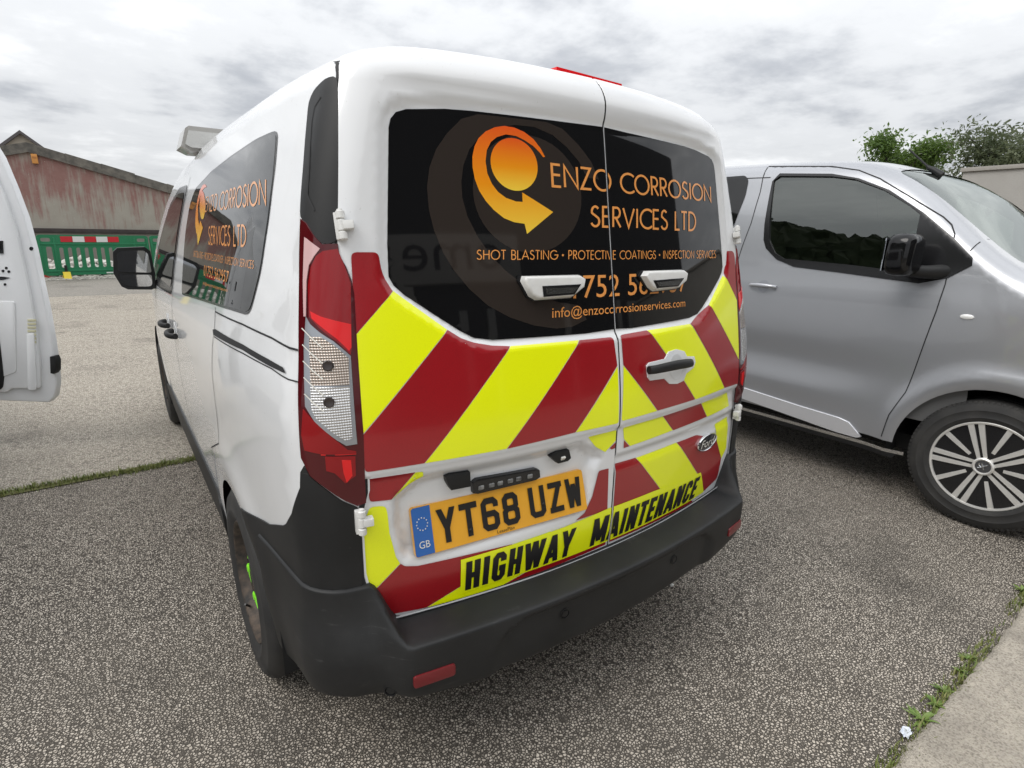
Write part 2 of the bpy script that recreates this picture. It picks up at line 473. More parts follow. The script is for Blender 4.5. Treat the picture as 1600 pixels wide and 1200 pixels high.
def stroke_quads(line, t):
    if line[0] == 'd':                                            # heavy diagonals: parallelograms cut level at both ends
        out = []
        for (x0, y0), (x1, y1) in zip(line[1:], line[2:]):
            w = t*math.hypot(x1-x0, y1-y0)/max(abs(y1-y0), 1e-3)*.5
            out.append([(x0-w, y0), (x0+w, y0), (x1+w, y1), (x1-w, y1)])
        return out
    P = [np.array(p, float) for p in line]
    closed = np.linalg.norm(P[0]-P[-1]) < 1e-6 and len(P) > 3
    if closed: P = P[:-1]
    n = len(P); L = []; R = []
    for i in range(n):
        a = P[i-1] if (closed or i > 0) else None; b = P[(i+1) % n] if (closed or i < n-1) else None
        d1 = (P[i]-a)/np.linalg.norm(P[i]-a) if a is not None else None; d2 = (b-P[i])/np.linalg.norm(b-P[i]) if b is not None else None
        if d1 is None: d1 = d2
        if d2 is None: d2 = d1
        n1 = np.array([-d1[1], d1[0]]); n2 = np.array([-d2[1], d2[0]]); m = n1+n2; lm = np.linalg.norm(m)
        m = n1 if lm < 1e-6 else m/lm
        k = min(1/max(m@n1, .1), 2.2)
        L.append(P[i]+m*k*t/2); R.append(P[i]-m*k*t/2)
    return [[L[i], L[(i+1) % n], R[(i+1) % n], R[i]] for i in range(n if closed else n-1)]

def text_quads(txt, font, t, track=.1):
    x = 0.0; Q = []
    for ch in txt:
        if ch == '*':
            Q.append([(x+.12+.13*math.cos(a), .47+.13*math.sin(a)) for a in np.linspace(0, 2*math.pi, 14)[:-1]]); x += .24+track; continue
        w, st = font[ch]
        if st is None: Q.append([(x, 0), (x+t, 0), (x+t, t), (x, t)]); x += w; continue
        for s in st:
            for q in stroke_quads(s, t): Q.append([(p[0]+x, p[1]) for p in q])
        x += w+track
    return Q, x-track

def union_tris(polys):
    V = []; E = []
    for p in polys:
        p = dens(p, .14)
        b = len(V); V += [tuple(map(float, q)) for q in p]; E += [(b+i, b+(i+1) % len(p)) for i in range(len(p))]
    res = delaunay_2d_cdt([Vector(p) for p in V], E, [], 0, 1e-6)
    P = np.array([tuple(p) for p in res[0]]); T = np.array([tuple(f) for f in res[2]])
    c = P[T].mean(1); m = np.zeros(len(c), bool)
    for p in polys: m |= inside(np.array(p, float), c)
    return P, T[m]

def bilin(q, P, w, h=1.0):
    bl, br, tr, tl = [np.array(c, float) for c in q]
    a = (P[:, 0]/w)[:, None]; b = (P[:, 1]/h)[:, None]
    return (bl*(1-a)+br*a)*(1-b)+(tl*(1-a)+tr*a)*b

def lettering(name, surf, txt, quad, mat, parent, font=GEO, t=.11, track=.1):
    """quad = chart corners (bottom left, bottom right, top right, top left) of the line of text"""
    Q, w = text_quads(txt, font, t, track)
    P, T = union_tris(Q)
    return text_words(name, surf, P, T, bilin(quad, P, w), mat, parent, .26)

def text_words(name, surf, P, T, uz, mat, parent, gap):
    out = []
    for F in words(P, T, gap):
        ids = sorted({i for f in F for i in f}); mp = {a: k for k, a in enumerate(ids)}
        q = uz[ids]; V = surf.pos(q); N = surf.nrm(q); F = [tuple(mp[i] for i in f) for f in F]
        a = np.cross(V[F[0][1]]-V[F[0][0]], V[F[0][2]]-V[F[0][0]])
        if a@N[F[0][0]] < 0: F = [f[::-1] for f in F]
        out.append(obj(name, V, F, mat, None, normals=N))
        if parent is not None: keep2(out[-1], parent)
    return out

def font_flat(txt):
    """the built-in sans typeface as a flat triangulated outline: points, faces, width"""
    cu = bpy.data.curves.new('text', 'FONT'); cu.body = txt; cu.fill_mode = 'FRONT'; cu.resolution_u = 3
    ob = bpy.data.objects.new('text', cu); COL.objects.link(ob)
    dg = bpy.context.evaluated_depsgraph_get(); me = ob.evaluated_get(dg).to_mesh()
    P = np.array([(v.co.x, v.co.y) for v in me.vertices]); F = [tuple(p.vertices) for p in me.polygons]
    ob.evaluated_get(dg).to_mesh_clear(); bpy.data.objects.remove(ob); bpy.data.curves.remove(cu)
    return P, F
def lettering_sans(name, surf, txt, quad, mat, parent):
    P, F = font_flat(txt); lo, hi = P.min(0), P.max(0)
    return text_words(name, surf, P, F, bilin(quad, P-lo, hi[0]-lo[0], hi[1]-lo[1]), mat, parent, .3)
# ---------------------------------------------------------------- materials
def mat(name, col, rough=.5, metal=0.0, spec=.5, coat=0.0, coat_rough=.03, bump=None, vary=None, ior=None, trans=0.0):
    """vary = (scale, amount, second colour); bump = (scale, strength, distance)"""
    m = bpy.data.materials.new(name); m.use_nodes = True; n = m.node_tree; b = n.nodes['Principled BSDF']
    b.inputs['Base Color'].default_value = (*col, 1); b.inputs['Roughness'].default_value = rough; b.inputs['Metallic'].default_value = metal
    b.inputs['Specular IOR Level'].default_value = spec; b.inputs['Coat Weight'].default_value = coat; b.inputs['Coat Roughness'].default_value = coat_rough
    b.inputs['Transmission Weight'].default_value = trans
    if ior: b.inputs['IOR'].default_value = ior
    tcn = n.nodes.new('ShaderNodeTexCoord')
    if vary:
        t = n.nodes.new('ShaderNodeTexNoise'); t.inputs['Scale'].default_value = vary[0]; t.inputs['Detail'].default_value = 6; t.inputs['Roughness'].default_value = .6
        n.links.new(tcn.outputs['Object'], t.inputs['Vector'])
        r = n.nodes.new('ShaderNodeMapRange'); r.inputs[1].default_value = .35; r.inputs[2].default_value = .7; r.inputs[4].default_value = vary[1]
        n.links.new(t.outputs['Fac'], r.inputs[0])
        x = n.nodes.new('ShaderNodeMix'); x.data_type = 'RGBA'; x.inputs[6].default_value = (*col, 1); x.inputs[7].default_value = (*vary[2], 1)
        n.links.new(r.outputs[0], x.inputs[0]); n.links.new(x.outputs[2], b.inputs['Base Color'])
    if bump:
        t2 = n.nodes.new('ShaderNodeTexNoise'); t2.inputs['Scale'].default_value = bump[0]; t2.inputs['Detail'].default_value = 3
        n.links.new(tcn.outputs['Object'], t2.inputs['Vector'])
        bp = n.nodes.new('ShaderNodeBump'); bp.inputs['Strength'].default_value = bump[1]; bp.inputs['Distance'].default_value = bump[2]
        n.links.new(t2.outputs['Fac'], bp.inputs['Height']); n.links.new(bp.outputs[0], b.inputs['Normal'])
    return m
class NT:
    """shorthand for building node materials"""
    def __init__(self, name):
        self.m = bpy.data.materials.new(name); self.m.use_nodes = True; self.t = self.m.node_tree; self.b = self.t.nodes['Principled BSDF']
        self.tc = self.t.nodes.new('ShaderNodeTexCoord')
    def n(self, typ, **k):
        x = self.t.nodes.new(typ)
        for a, v in k.items(): setattr(x, a, v)
        return x
    def l(self, a, b): self.t.links.new(a, b)
    def noise(self, scale, detail=5, rough=.55, vec=None, sx=None):
        x = self.n('ShaderNodeTexNoise'); x.inputs['Scale'].default_value = scale; x.inputs['Detail'].default_value = detail; x.inputs['Roughness'].default_value = rough
        v = vec or self.tc.outputs['Object']
        if sx:
            mp = self.n('ShaderNodeMapping'); mp.inputs['Scale'].default_value = sx; self.l(v, mp.inputs[0]); v = mp.outputs[0]
        self.l(v, x.inputs['Vector']); return x.outputs['Fac']
    def rng(self, v, a, b, c=0.0, d=1.0):
        x = self.n('ShaderNodeMapRange'); self.l(v, x.inputs[0])
        for i, q in enumerate((a, b, c, d)): x.inputs[i+1].default_value = q
        return x.outputs[0]
    def mix(self, f, a, b):
        x = self.n('ShaderNodeMix', data_type='RGBA')
        for s, v in ((0, f), (6, a), (7, b)):
            if isinstance(v, tuple): x.inputs[s].default_value = (*v, 1)
            elif isinstance(v, (int, float)): x.inputs[s].default_value = v
            else: self.l(v, x.inputs[s])
        return x.outputs[2]
    def math(self, op, a, b=None):
        x = self.n('ShaderNodeMath', operation=op)
        for i, v in enumerate((a, b)):
            if v is None: continue
            if isinstance(v, (int, float)): x.inputs[i].default_value = v
            else: self.l(v, x.inputs[i])
        return x.outputs[0]
    def bump(self, h, strength, dist):
        x = self.n('ShaderNodeBump'); x.inputs['Strength'].default_value = strength; x.inputs['Distance'].default_value = dist
        self.l(h, x.inputs['Height']); self.l(x.outputs[0], self.b.inputs['Normal'])

g = NT('white paint, lightly soiled'); g.b.inputs['Roughness'].default_value = .25; g.b.inputs['Coat Weight'].default_value = .8; g.b.inputs['Coat Roughness'].default_value = .03
_s1 = g.noise(1.0, 6, .65, sx=(7, 7, 1.3)); _s2 = g.noise(3.0, 6, .6); _s3 = g.noise(90, 2)
_c = g.mix(g.rng(_s2, .40, .75, 0, .30), (.76, .77, .78), (.70, .70, .69)); _c = g.mix(g.math('MULTIPLY', g.rng(_s1, .52, .78), g.rng(_s2, .40, .62, 0, .18)), _c, (.55, .535, .505)); _c = g.mix(g.rng(_s3, .72, .76, 0, .35), _c, (.45, .43, .40))
g.l(_c, g.b.inputs['Base Color']); WHITE = g.m
WHITE_PL = mat('white hinge paint', (.74, .74, .72), .35, vary=(30, .5, (.62, .61, .58)))
SEAM = mat('shut line shadow gap', (.012, .012, .013), .7)
PLASTIC = mat('black grained plastic', (.011, .0112, .0115), .5, spec=.35, bump=(900, .12, .0006), vary=(5, .6, (.018, .0182, .0185)))
g = NT('weathered bumper plastic'); g.b.inputs['Roughness'].default_value = .5; g.b.inputs['Specular IOR Level'].default_value = .32
_s1 = g.noise(5, 6, .6); _s2 = g.noise(1.0, 5, .7, sx=(9, 9, 120)); _s3 = g.noise(40, 4, .7)
_c = g.mix(g.rng(_s1, .35, .75), (.013, .0135, .014), (.024, .0245, .025)); _c = g.mix(g.math('MULTIPLY', g.rng(_s2, .62, .70), g.rng(_s1, .48, .60, 0, .6)), _c, (.075, .075, .074)); _c = g.mix(g.rng(_s3, .64, .78, 0, .35), _c, (.055, .052, .048))
g.l(_c, g.b.inputs['Base Color']); g.bump(g.noise(800, 2), .15, .0007); BUMPER = g.m
GLOSSBLK = mat('gloss black trim', (.012, .012, .013), .18)
RUBBER = mat('tyre rubber', (.018, .018, .018), .75, bump=(160, .2, .001), vary=(9, .8, (.040, .038, .035)))
FILM = mat('black window film', (.006, .006, .0065), .03, spec=.5)
GLASS_SIDE = mat('dark tinted side glass', (.008, .009, .009), .02, spec=.5)
def print_mat(name, col, rough=.05): return mat(name, col, rough, spec=.5)
RINGC = print_mat('brown grey film print', (.032, .025, .021))
ORANGE_TXT = print_mat('orange film lettering', (.80, .33, .09), .12)
_g = NT('orange to yellow film print'); _g.b.inputs['Roughness'].default_value = .1
_sp = _g.n('ShaderNodeSeparateXYZ'); _g.l(_g.tc.outputs['Generated'], _sp.inputs[0])
_rr = _g.n('ShaderNodeValToRGB'); _g.l(_sp.outputs[2], _rr.inputs[0])
_rr.color_ramp.elements[0].color = (.90, .62, .06, 1); _rr.color_ramp.elements[1].color = (.78, .10, .015, 1)
_e = _rr.color_ramp.elements.new(.45); _e.color = (.85, .30, .01, 1)
_g.l(_rr.outputs[0], _g.b.inputs['Base Color']); SWIRL = _g.m
def reflective(name, col, dark):
    g = NT(name); g.b.inputs['Roughness'].default_value = .28; g.b.inputs['Coat Weight'].default_value = .5; g.b.inputs['Coat Roughness'].default_value = .08
    v = g.n('ShaderNodeTexVoronoi', feature='DISTANCE_TO_EDGE'); v.inputs['Scale'].default_value = 190; g.l(g.tc.outputs['Object'], v.inputs['Vector'])
    e = g.rng(v.outputs['Distance'], .02, .10)
    c = g.mix(g.math('MULTIPLY', g.math('SUBTRACT', 1.0, e), .45), col, dark)
    w = g.noise(5, 4); c2 = g.mix(g.rng(w, .42, .75, 0, .28), c, dark)
    g.l(c2, g.b.inputs['Base Color']); g.bump(g.noise(14, 3), .12, .003); return g.m
YELLOW = reflective('fluorescent yellow sheeting', (.90, .98, .0), (.84, .91, .0))
RED = reflective('red reflective sheeting', (.33, .005, .010), (.24, .004, .008))
PLATE_Y = mat('amber plate sheeting', (.83, .40, .018), .3, coat=.5, vary=(14, .5, (.72, .33, .015)))
PLATE_B = mat('plate blue band', (.015, .12, .42), .3, coat=.5)
INK = mat('black print', (.010, .010, .011), .35)
WHITEPRINT = mat('pale print', (.75, .74, .68), .4)
CHROME = mat('chrome', (.75, .76, .77), .12, metal=1.0)
BADGE_BLUE = mat('dark badge enamel', (.015, .017, .024), .15, coat=.8)
LENS_RED = mat('red lens', (.26, .003, .006), .10, spec=.35, coat=.25)
LENS_DKRED = mat('dark red lens', (.075, .003, .006), .10, spec=.35, coat=.25)
LENS_BRIGHT = mat('bright red reflector lens', (.75, .012, .014), .1, spec=.35, coat=.25)
_c = NT('ribbed clear lens'); _c.b.inputs['Metallic'].default_value = .75; _c.b.inputs['Roughness'].default_value = .22; _c.b.inputs['Coat Weight'].default_value = 1
_w1 = _c.n('ShaderNodeTexWave', wave_type='BANDS', bands_direction='Z'); _w1.inputs['Scale'].default_value = 55; _c.l(_c.tc.outputs['Object'], _w1.inputs['Vector'])
_w2 = _c.n('ShaderNodeTexWave', wave_type='BANDS', bands_direction='X'); _w2.inputs['Scale'].default_value = 62; _c.l(_c.tc.outputs['Object'], _w2.inputs['Vector'])
_h = _c.math('ADD', _w1.outputs['Fac'], _w2.outputs['Fac']); _c.bump(_h, .7, .0015)
_c.l(_c.mix(_c.rng(_h, .5, 1.8), (.52, .52, .52), (.80, .80, .81)), _c.b.inputs['Base Color']); LENS_CLEAR = _c.m
LENS_SMOKE = LENS_CLEAR.copy(); LENS_SMOKE.name = 'ribbed smoky lens'
_mx = [n for n in LENS_SMOKE.node_tree.nodes if n.bl_idname == 'ShaderNodeMix'][0]; _mx.inputs[6].default_value = (.26, .20, .16, 1); _mx.inputs[7].default_value = (.60, .55, .50, 1)
LENS_AMBER = mat('smoky amber reflector', (.42, .26, .16), .25, metal=.6, coat=1)
STEEL = mat('rusty steel wheel', (.030, .028, .026), .6, metal=.3, vary=(24, .9, (.13, .095, .07)), bump=(60, .3, .002))
LIME = mat('lime plastic', (.22, .75, .02), .45)
DARK = mat('underside black', (.008, .008, .008), .9)
MIRRORGLASS = mat('mirror glass', (.55, .57, .60), .02, metal=1.0)
# ================================================================ the white maintenance van
VAN.cx = 0.0
van = thing('maintenance_van', 'white panel van with red and yellow chevron rear doors and blacked-out lettered windows', 'van', (0, 1.9, 0))
def V_(o): return keep(o, van)
def cast_off(body, pts, off):
    F0 = body.F; body.F = lambda P: F0(P)-off
    try: return body.cast(pts)
    finally: body.F = F0
def RX(pts, off=.006):
    """pixels -> rear chart (-x, z)"""
    P = cast_off(VAN, pts, off); return np.column_stack([-P[:, 0], P[:, 2]])
def WX(pts, off=0.0): return VAN.chart(cast_off(VAN, pts, off))
def mirx(poly): return np.array(poly, float)[::-1]*np.array([-1, 1])
def mirw(poly):
    p = np.array(poly, float)[::-1].copy(); p[:, 0] = VAN.umirror(p[:, 0]); return p
SPLIT = .021                                                   # x of the gap between the two rear doors

# ---- body band: left side, rear, right side
ARCH_R = .365
def ztop_band(u):
    y = np.where(u > .45, u, np.where(u < VAN.umirror(.45), VAN.umirror(u), .45))
    s_ = np.where(u > float(VAN.umirror(0))/2, u, VAN.umirror(u))
    return np.minimum(1.824+.014*(1-sstep(.05, .50, s_)), smooth_table([2.6, 2.9, 3.3, 3.7, 4.2, 4.6], [1.90, 1.70, 1.42, 1.10, .96, .86], y))
def arch_pts(yc):
    th = np.radians(np.linspace(8, 172, 30)); return [(yc+ARCH_R*math.cos(t), .30+ARCH_R*math.sin(t)*1.02) for t in th]
UF = 4.36; UM = float(VAN.umirror(UF))
low = [(UF, .30)]+arch_pts(AXF)+[(3.30, .25), (1.30, .25)]+arch_pts(AXR)+[(.30, .30), (.10, .48)]
lowm = [(float(VAN.umirror(u)), z) for u, z in low[::-1]]
ut = np.arange(UF, UM, -.04); ut = np.append(ut, UM)
topedge = np.column_stack([ut, ztop_band(ut)])[::-1]
outline = np.vstack([low, lowm, topedge])
shell = Surf(VAN, 'wrap')
te = shell.pos(topedge)[:, :2]
V_(panel('roof', Surf(VAN, 'top'), te, WHITE, None, step=.03, bstep=.12))
bm = bmesh.new(); add_box(bm, (0, 4.30, .68), (1.50, .40, .66), .16, 4); V_(bm_obj('front_bumper', bm, PLASTIC))
bm = bmesh.new(); add_box(bm, (0, 2.38, .335), (1.46, 3.85, .09), .02)
V_(bm_obj('underbody', bm, DARK))
for sx in (-1, 1):
    for ya in (AXR, AXF):
        bm = bmesh.new()
        add_lathe(bm, [(.0, -.05), (.43, -.05), (.43, .365)], Matrix.Translation((sx*.50, ya, .33)) @ Matrix.Rotation(sx*math.pi/2, 4, 'Y'), 40)
        bmesh.ops.delete(bm, geom=[f for f in bm.faces if len(f.verts) > 4 and f.calc_center_median().x*sx > .7], context='FACES')
        bmesh.ops.delete(bm, geom=[f for f in bm.faces if f.calc_center_median().z < .26], context='FACES')
        V_(bm_obj('wheel_well', bm, DARK))

# ---- rear doors
G = RX([(608, 198), (611, 184), (619, 174), (635, 169.5), (695, 169), (736, 172), (822, 182), (885, 190), (940, 199),
        (962, 514), (917, 521), (822, 528), (771, 531), (742, 528), (720, 517), (679, 491), (632, 460), (616, 446), (608, 432), (606, 380)], .0)
GX = -SPLIT
glassL = [tuple(p) for p in G[:8]]+[(GX+.004, G[8][1]+.003), (GX+.004, G[9][1])]+[tuple(p) for p in G[10:]]
full = [tuple(p) for p in G[:8]]+[(0.0, G[8][1]+.005), (0.0, G[9][1])]+[tuple(p) for p in G[10:]]
gm = mirx(glassL)                                             # mirrored, but ending at the split
glassR = np.array([(GX-.004 if abs(p[0]-(SPLIT-.004)) < .001 else p[0], p[1]) for p in gm])
_t, _b = G[:8], G[10:]
win_poly = np.vstack([_t, mirx(_t), mirx(_b), _b])
recess = RX([(611, 785), (620, 772), (652, 747), (689, 736), (770, 722), (850, 705), (913, 688), (943, 703), (950, 716), (936, 735), (925, 785), (908, 808),
             (743, 861), (652, 883), (632, 883), (623, 873), (611, 831)])
ridge = RX([(570, 737), (660, 727), (780, 706), (955, 675)])
ZR = .940; ZB = .822
def door_relief(uz, P):
    x, z = P[:, 0], uz[:, 1]; q = np.column_stack([-x, z])
    d = np.zeros(len(x))
    # sunk window surround
    dw = dist_poly(win_poly, q); ins = inside(win_poly, q)
    d -= .012*np.where(ins, 1, 1-sstep(.0, .030, dw))
    # the panel below the ridge steps in, with a soft channel under it
    d -= .010*(1-sstep(ZR-.016, ZR, z))
    d -= .006*sstep(ZB-.035, ZB-.005, z)*(1-sstep(ZB+.01, ZB+.03, z))*np.where(x > SPLIT, 1, 0)
    # brow above the window
    d += .007*sstep(1.765, 1.800, z)*(1-sstep(.50, .62, np.abs(x)))
    # plate recess
    ri = inside(recess, q); dr = dist_poly(recess, q)
    d -= .024*np.where(ri, sstep(0, .035, dr), 0)
    # rolled-in lower edge
    d -= .008*(1-sstep(.53, .66, z))
    return d
door = Surf(VAN, 'rear', .006, door_relief)
DOUT = RX([(529, 330), (528, 380), (530, 398), (539, 416), (548, 440), (551.5, 460), (556.5, 544), (560.5, 600), (566.5, 680), (570.5, 770), (563, 800), (561, 836), (565, 902),
           (570, 920), (579, 944), (588, 963), (597, 971), (612, 971)], .0)
zb = DOUT[-1][1]; tl = RX([(530.5, 200), (530.5, 140), (532, 106), (534.5, 93)], .0)
ZTOP = 1.860
dl = [(GX+.0036, ZTOP+.003), (.25, ZTOP), (.44, ZTOP-.006), (.55, ZTOP-.016), (.605, ZTOP-.026), tuple(tl[3]), tuple(tl[2]), tuple(tl[1]), tuple(tl[0])]+[tuple(p) for p in DOUT]+[(.45, zb-.003), (.2, zb-.008), (GX+.0036, zb-.010)]
dr_ = [(-x, z) for x, z in dl[::-1]]
dr_[0] = (GX-.0036, dr_[0][1]); dr_[-1] = (GX-.0036, dr_[-1][1])
doorL = V_(panel('rear_door', door, dl, WHITE, None, step=.016, bstep=.012, rim=.02))
doorR = V_(panel('rear_door', door, dr_, WHITE, None, step=.016, bstep=.012, rim=.02))
def P_(parent):                                               # a builder for sub-parts given in world space
    return lambda o: keep2(o, parent)
def keep2(o, parent):
    o.parent = parent; o.matrix_parent_inverse = Matrix.Identity(4); return o
seal = Surf(VAN, 'rear', .002, door_relief)
half = [p for p in dl if p[0] > .03]; cen = np.array([0.0, 1.2])
ap = np.vstack([half, mirx(half)]); ap = cen+(ap-cen)*np.array([.985, .985])
APE = VAN.chart(Surf(VAN, 'rear').pos(dens(ap, .02)))
APE[:, 1] = np.minimum(APE[:, 1], 1.822)
V_(panel('body_shell', shell, outline, WHITE, None, holes=[APE], step=.05, bstep=.05))
V_(strip('door_seal', Surf(VAN, 'rear', .0012), np.array(dl)[5:-1], .012, SEAM, None, step=.02))  # dark strip standing in for the shade in the gap round the door
V_(strip('door_seal', Surf(VAN, 'rear', .0012), np.array(dr_)[1:-5], .012, SEAM, None, step=.02))
bm = bmesh.new(); add_box(bm, (0, .22, 1.15), (1.24, .02, 1.12)); V_(bm_obj('gap_dark_backing', bm, DARK))  # dark sheet added behind the doors so their gaps read black
V_(strip('door_seal', Surf(VAN, 'rear', .0045, door_relief), np.array([(GX, ZTOP-.004), (GX, zb)]), .0062, SEAM, None, step=.010))  # dark strip standing in for the shade between the two doors

def sub(o, parent): return keep2(o, parent)
glass_s = Surf(VAN, 'rear', .0085, door_relief)
gl = sub(panel('rear_window', glass_s, glassL, FILM, None, step=.02, bstep=.014, rim=.004), doorL)
gr = sub(panel('rear_window', glass_s, glassR, FILM, None, step=.02, bstep=.014, rim=.004), doorR)
for w in (gl, gr): w['label'] = 'black film covered rear window'

def words(P, T, gap):
    """faces of a line of text, grouped into words by the white space between them"""
    iv = sorted((min(P[i][0] for i in f), max(P[i][0] for i in f), k) for k, f in enumerate(T)); h = P[:, 1].max()-P[:, 1].min()
    out = [[]]; r = None
    for a, b, k in iv:
        if r is not None and a-r > gap*h: out.append([])
        r = b if r is None else max(r, b); out[-1].append(tuple(T[k]))
    return out
# ---- window print (drawn on the film): split between the doors
def clipx(poly, left):
    """clip a chart polygon (-x, z) to the left or right door"""
    out = []; P = [tuple(p) for p in poly]; lim = GX+.005 if left else GX-.005
    ins = (lambda p: p[0] >= lim) if left else (lambda p: p[0] <= lim)
    for a, b in zip(P, P[1:]+P[:1]):
        if ins(a): out.append(a)
        if ins(a) != ins(b):
            t = (lim-a[0])/(b[0]-a[0]); out.append((lim, a[1]+t*(b[1]-a[1])))
    return out
Z5 = lambda pts: [(600+x*.31662, 160+y*.31667) for x, y in pts]   # coordinates of an enlarged view of the left window
def glass_px(pts): return RX(pts, -.004)
ZTOPG = lambda x: float(np.interp(x, sorted([p[0] for p in full[:9]]), [z for _, z in sorted([(p[0], p[1]) for p in full[:9]])]))-.006
def clamp_win(poly): return [(x, min(z, ZTOPG(x))) for x, z in poly]
big = Z5([(460, 40), (380, 80), (310, 150), (255, 230), (222, 320), (210, 420), (220, 530), (245, 630), (290, 740), (345, 830), (420, 920), (510, 1000), (620, 1060), (740, 1100), (850, 1115), (930, 1105),
          (1000, 1070), (960, 1000), (860, 985), (780, 955), (690, 900), (600, 830), (530, 760), (460, 660), (410, 560), (385, 470), (380, 390), (390, 310), (420, 230), (470, 170), (540, 130), (640, 110), (740, 120), (830, 160),
          (900, 220), (960, 290), (1000, 370), (1060, 380), (1020, 290), (960, 210), (880, 130), (800, 88), (740, 74)])
ball = Z5([(705+268*math.cos(a)+8*math.sin(a), 450+290*math.sin(a)+20*math.cos(a)) for a in np.linspace(0, 2*math.pi, 48)[:-1]])
pr1 = glass_s.shifted(.0004); pr2 = glass_s.shifted(.0009); pr3 = glass_s.shifted(.0014)
sub(panel('window_print', pr1, clamp_win(clipx(glass_px(big), True)), RINGC, None, step=.03, bstep=.012), doorL)
sub(panel('window_print', pr1, clipx(glass_px(ball), True), RINGC, None, step=.03, bstep=.012), doorL)
swirl = Z5([(793, 268), (770, 225), (735, 180), (690, 145), (640, 123), (590, 115), (545, 122), (500, 142), (465, 175), (445, 215), (434, 265), (435, 320), (447, 380), (468, 435), (500, 485), (540, 530), (590, 570), (640, 590), (692, 598),
            (704, 648), (833, 540), (680, 443), (682, 490), (650, 488), (600, 470), (560, 440), (530, 400), (508, 350), (499, 290), (505, 235), (525, 195), (555, 170), (600, 157), (650, 165), (690, 185), (735, 215), (765, 245), (784, 270)])
sball = Z5([(640+116*math.cos(a)+8*math.sin(a), 305+130*math.sin(a)+10*math.cos(a)) for a in np.linspace(0, 2*math.pi, 44)[:-1]])
sub(panel('logo_arrow', pr2, glass_px(swirl), SWIRL, None, step=.02, bstep=.010), doorL)
sub(panel('logo_ball', pr2, glass_px(sball), SWIRL, None, step=.02, bstep=.010), doorL)
def split_text(name, surf, txt, q, m, font=GEO, t=.11, track=.1, sans=False):
    """a line of text over both doors: each half belongs to its own door"""
    quad = glass_px(q) if isinstance(q, list) else q
    if sans:
        P, F = font_flat(txt); lo, hi = P.min(0), P.max(0); uz = bilin(quad, P-lo, hi[0]-lo[0], hi[1]-lo[1]); T = [tuple(f) for f in F]
    else:
        Q, w = text_quads(txt, font, t, track)
        # cut the strokes at the gap
        lo_, hi_ = None, None
        P, T = union_tris(Q); uz = bilin(quad, P, w)
    for T, left, par in [(w_, l_, p_) for w_ in words(P, T, .26 if not sans else .3) for l_, p_ in ((True, doorL), (False, doorR))]:
        polys = []
        for f in T:
            p = clipx([tuple(uz[i]) for i in f], left)
            if len(p) >= 3: polys.append(p)
        if not polys: continue
        verts = []; faces = []
        idx = {}
        for p in polys:
            ids = []
            for v in p:
                k = (round(v[0], 5), round(v[1], 5))
                if k not in idx: idx[k] = len(verts); verts.append(v)
                ids.append(idx[k])
            ids = [a for i, a in enumerate(ids) if a != ids[i-1]]
            if len(set(ids)) >= 3: faces.append(tuple(ids))
        A = np.array(verts); V = surf.pos(A); N = surf.nrm(A); FF = []
        for f in faces:
            g = np.cross(V[f[1]]-V[f[0]], V[f[2]]-V[f[0]])
            FF.append(f if g@N[f[0]] > 0 else f[::-1])
        sub(obj(name, V, FF, m, None, normals=N), par)
split_text('lettering', pr3, 'ENZO CORROSION', [(861, 290.5), (1111, 315), (1110, 291.5), (859, 256)], ORANGE_TXT, t=.115, track=.10)
split_text('lettering', pr3, 'SERVICES LTD', [(922, 353), (1087, 360), (1087, 332.5), (922, 322)], ORANGE_TXT, t=.115, track=.12)
split_text('lettering', pr3, 'SHOT BLASTING * PROTECTIVE COATINGS * INSPECTION SERVICES', [(744, 405), (1118, 402.5), (1118, 391.5), (744, 390.5)], ORANGE_TXT, t=.11, track=.13)
split_text('lettering', pr3, '01752 562957', [(864, 468), (1072, 455), (1072, 424), (864, 431)], ORANGE_TXT, sans=True)
split_text('lettering', pr3, 'info@enzocorrosionservices.com', [(862, 501), (1070, 482), (1070, 466), (862, 479.5)], ORANGE_TXT, sans=True)

# ---- chevron sheeting
chev = Surf(VAN, 'rear', .0075, door_relief)
def tile(pts, m, par, r=0.0, mirror=False, off=.006, chart=None, s=chev):
    p = RX(pts, off) if chart is None else np.array(chart, float)
    if mirror: p = np.array([(2*GX-x, z) for x, z in p])[::-1]
    p = rounded(p, r) if not isinstance(r, float) or r > 0 else p
    c = clipx([tuple(q) for q in p], par is doorL)
    return sub(panel('chevron_sheet', s, c, m, None, step=.013, bstep=.010), par)
for m, pts, r in [
    (RED, [(549, 395), (592, 395), (598, 428), (615.5, 455), (557, 523), (552, 450)], [.012, .012, .03, 0, 0, .03]),
    (YELLOW, [(616.5, 455), (700, 515.5), (566.3, 680), (557.2, 524)], 0.0),
    (RED, [(701, 516), (722, 529), (742, 536), (770, 540.5), (798, 541.5), (663.5, 723.5), (571, 738), (566.5, 682)], [0, 0, .02, 0, 0, 0, .01, 0]),
    (YELLOW, [(799, 541.5), (906, 532), (791.5, 701), (664.5, 723.5)], 0.0),
    (RED, [(907, 532), (958, 527), (964, 571.5), (898.5, 675.5), (792.5, 701)], [0, .01, 0, 0, 0]),
    (YELLOW, [(964.5, 573.5), (966, 661), (899.5, 675.5)], [0, .008, 0]),
]: tile(pts, m, doorL, r)
dn = -.004
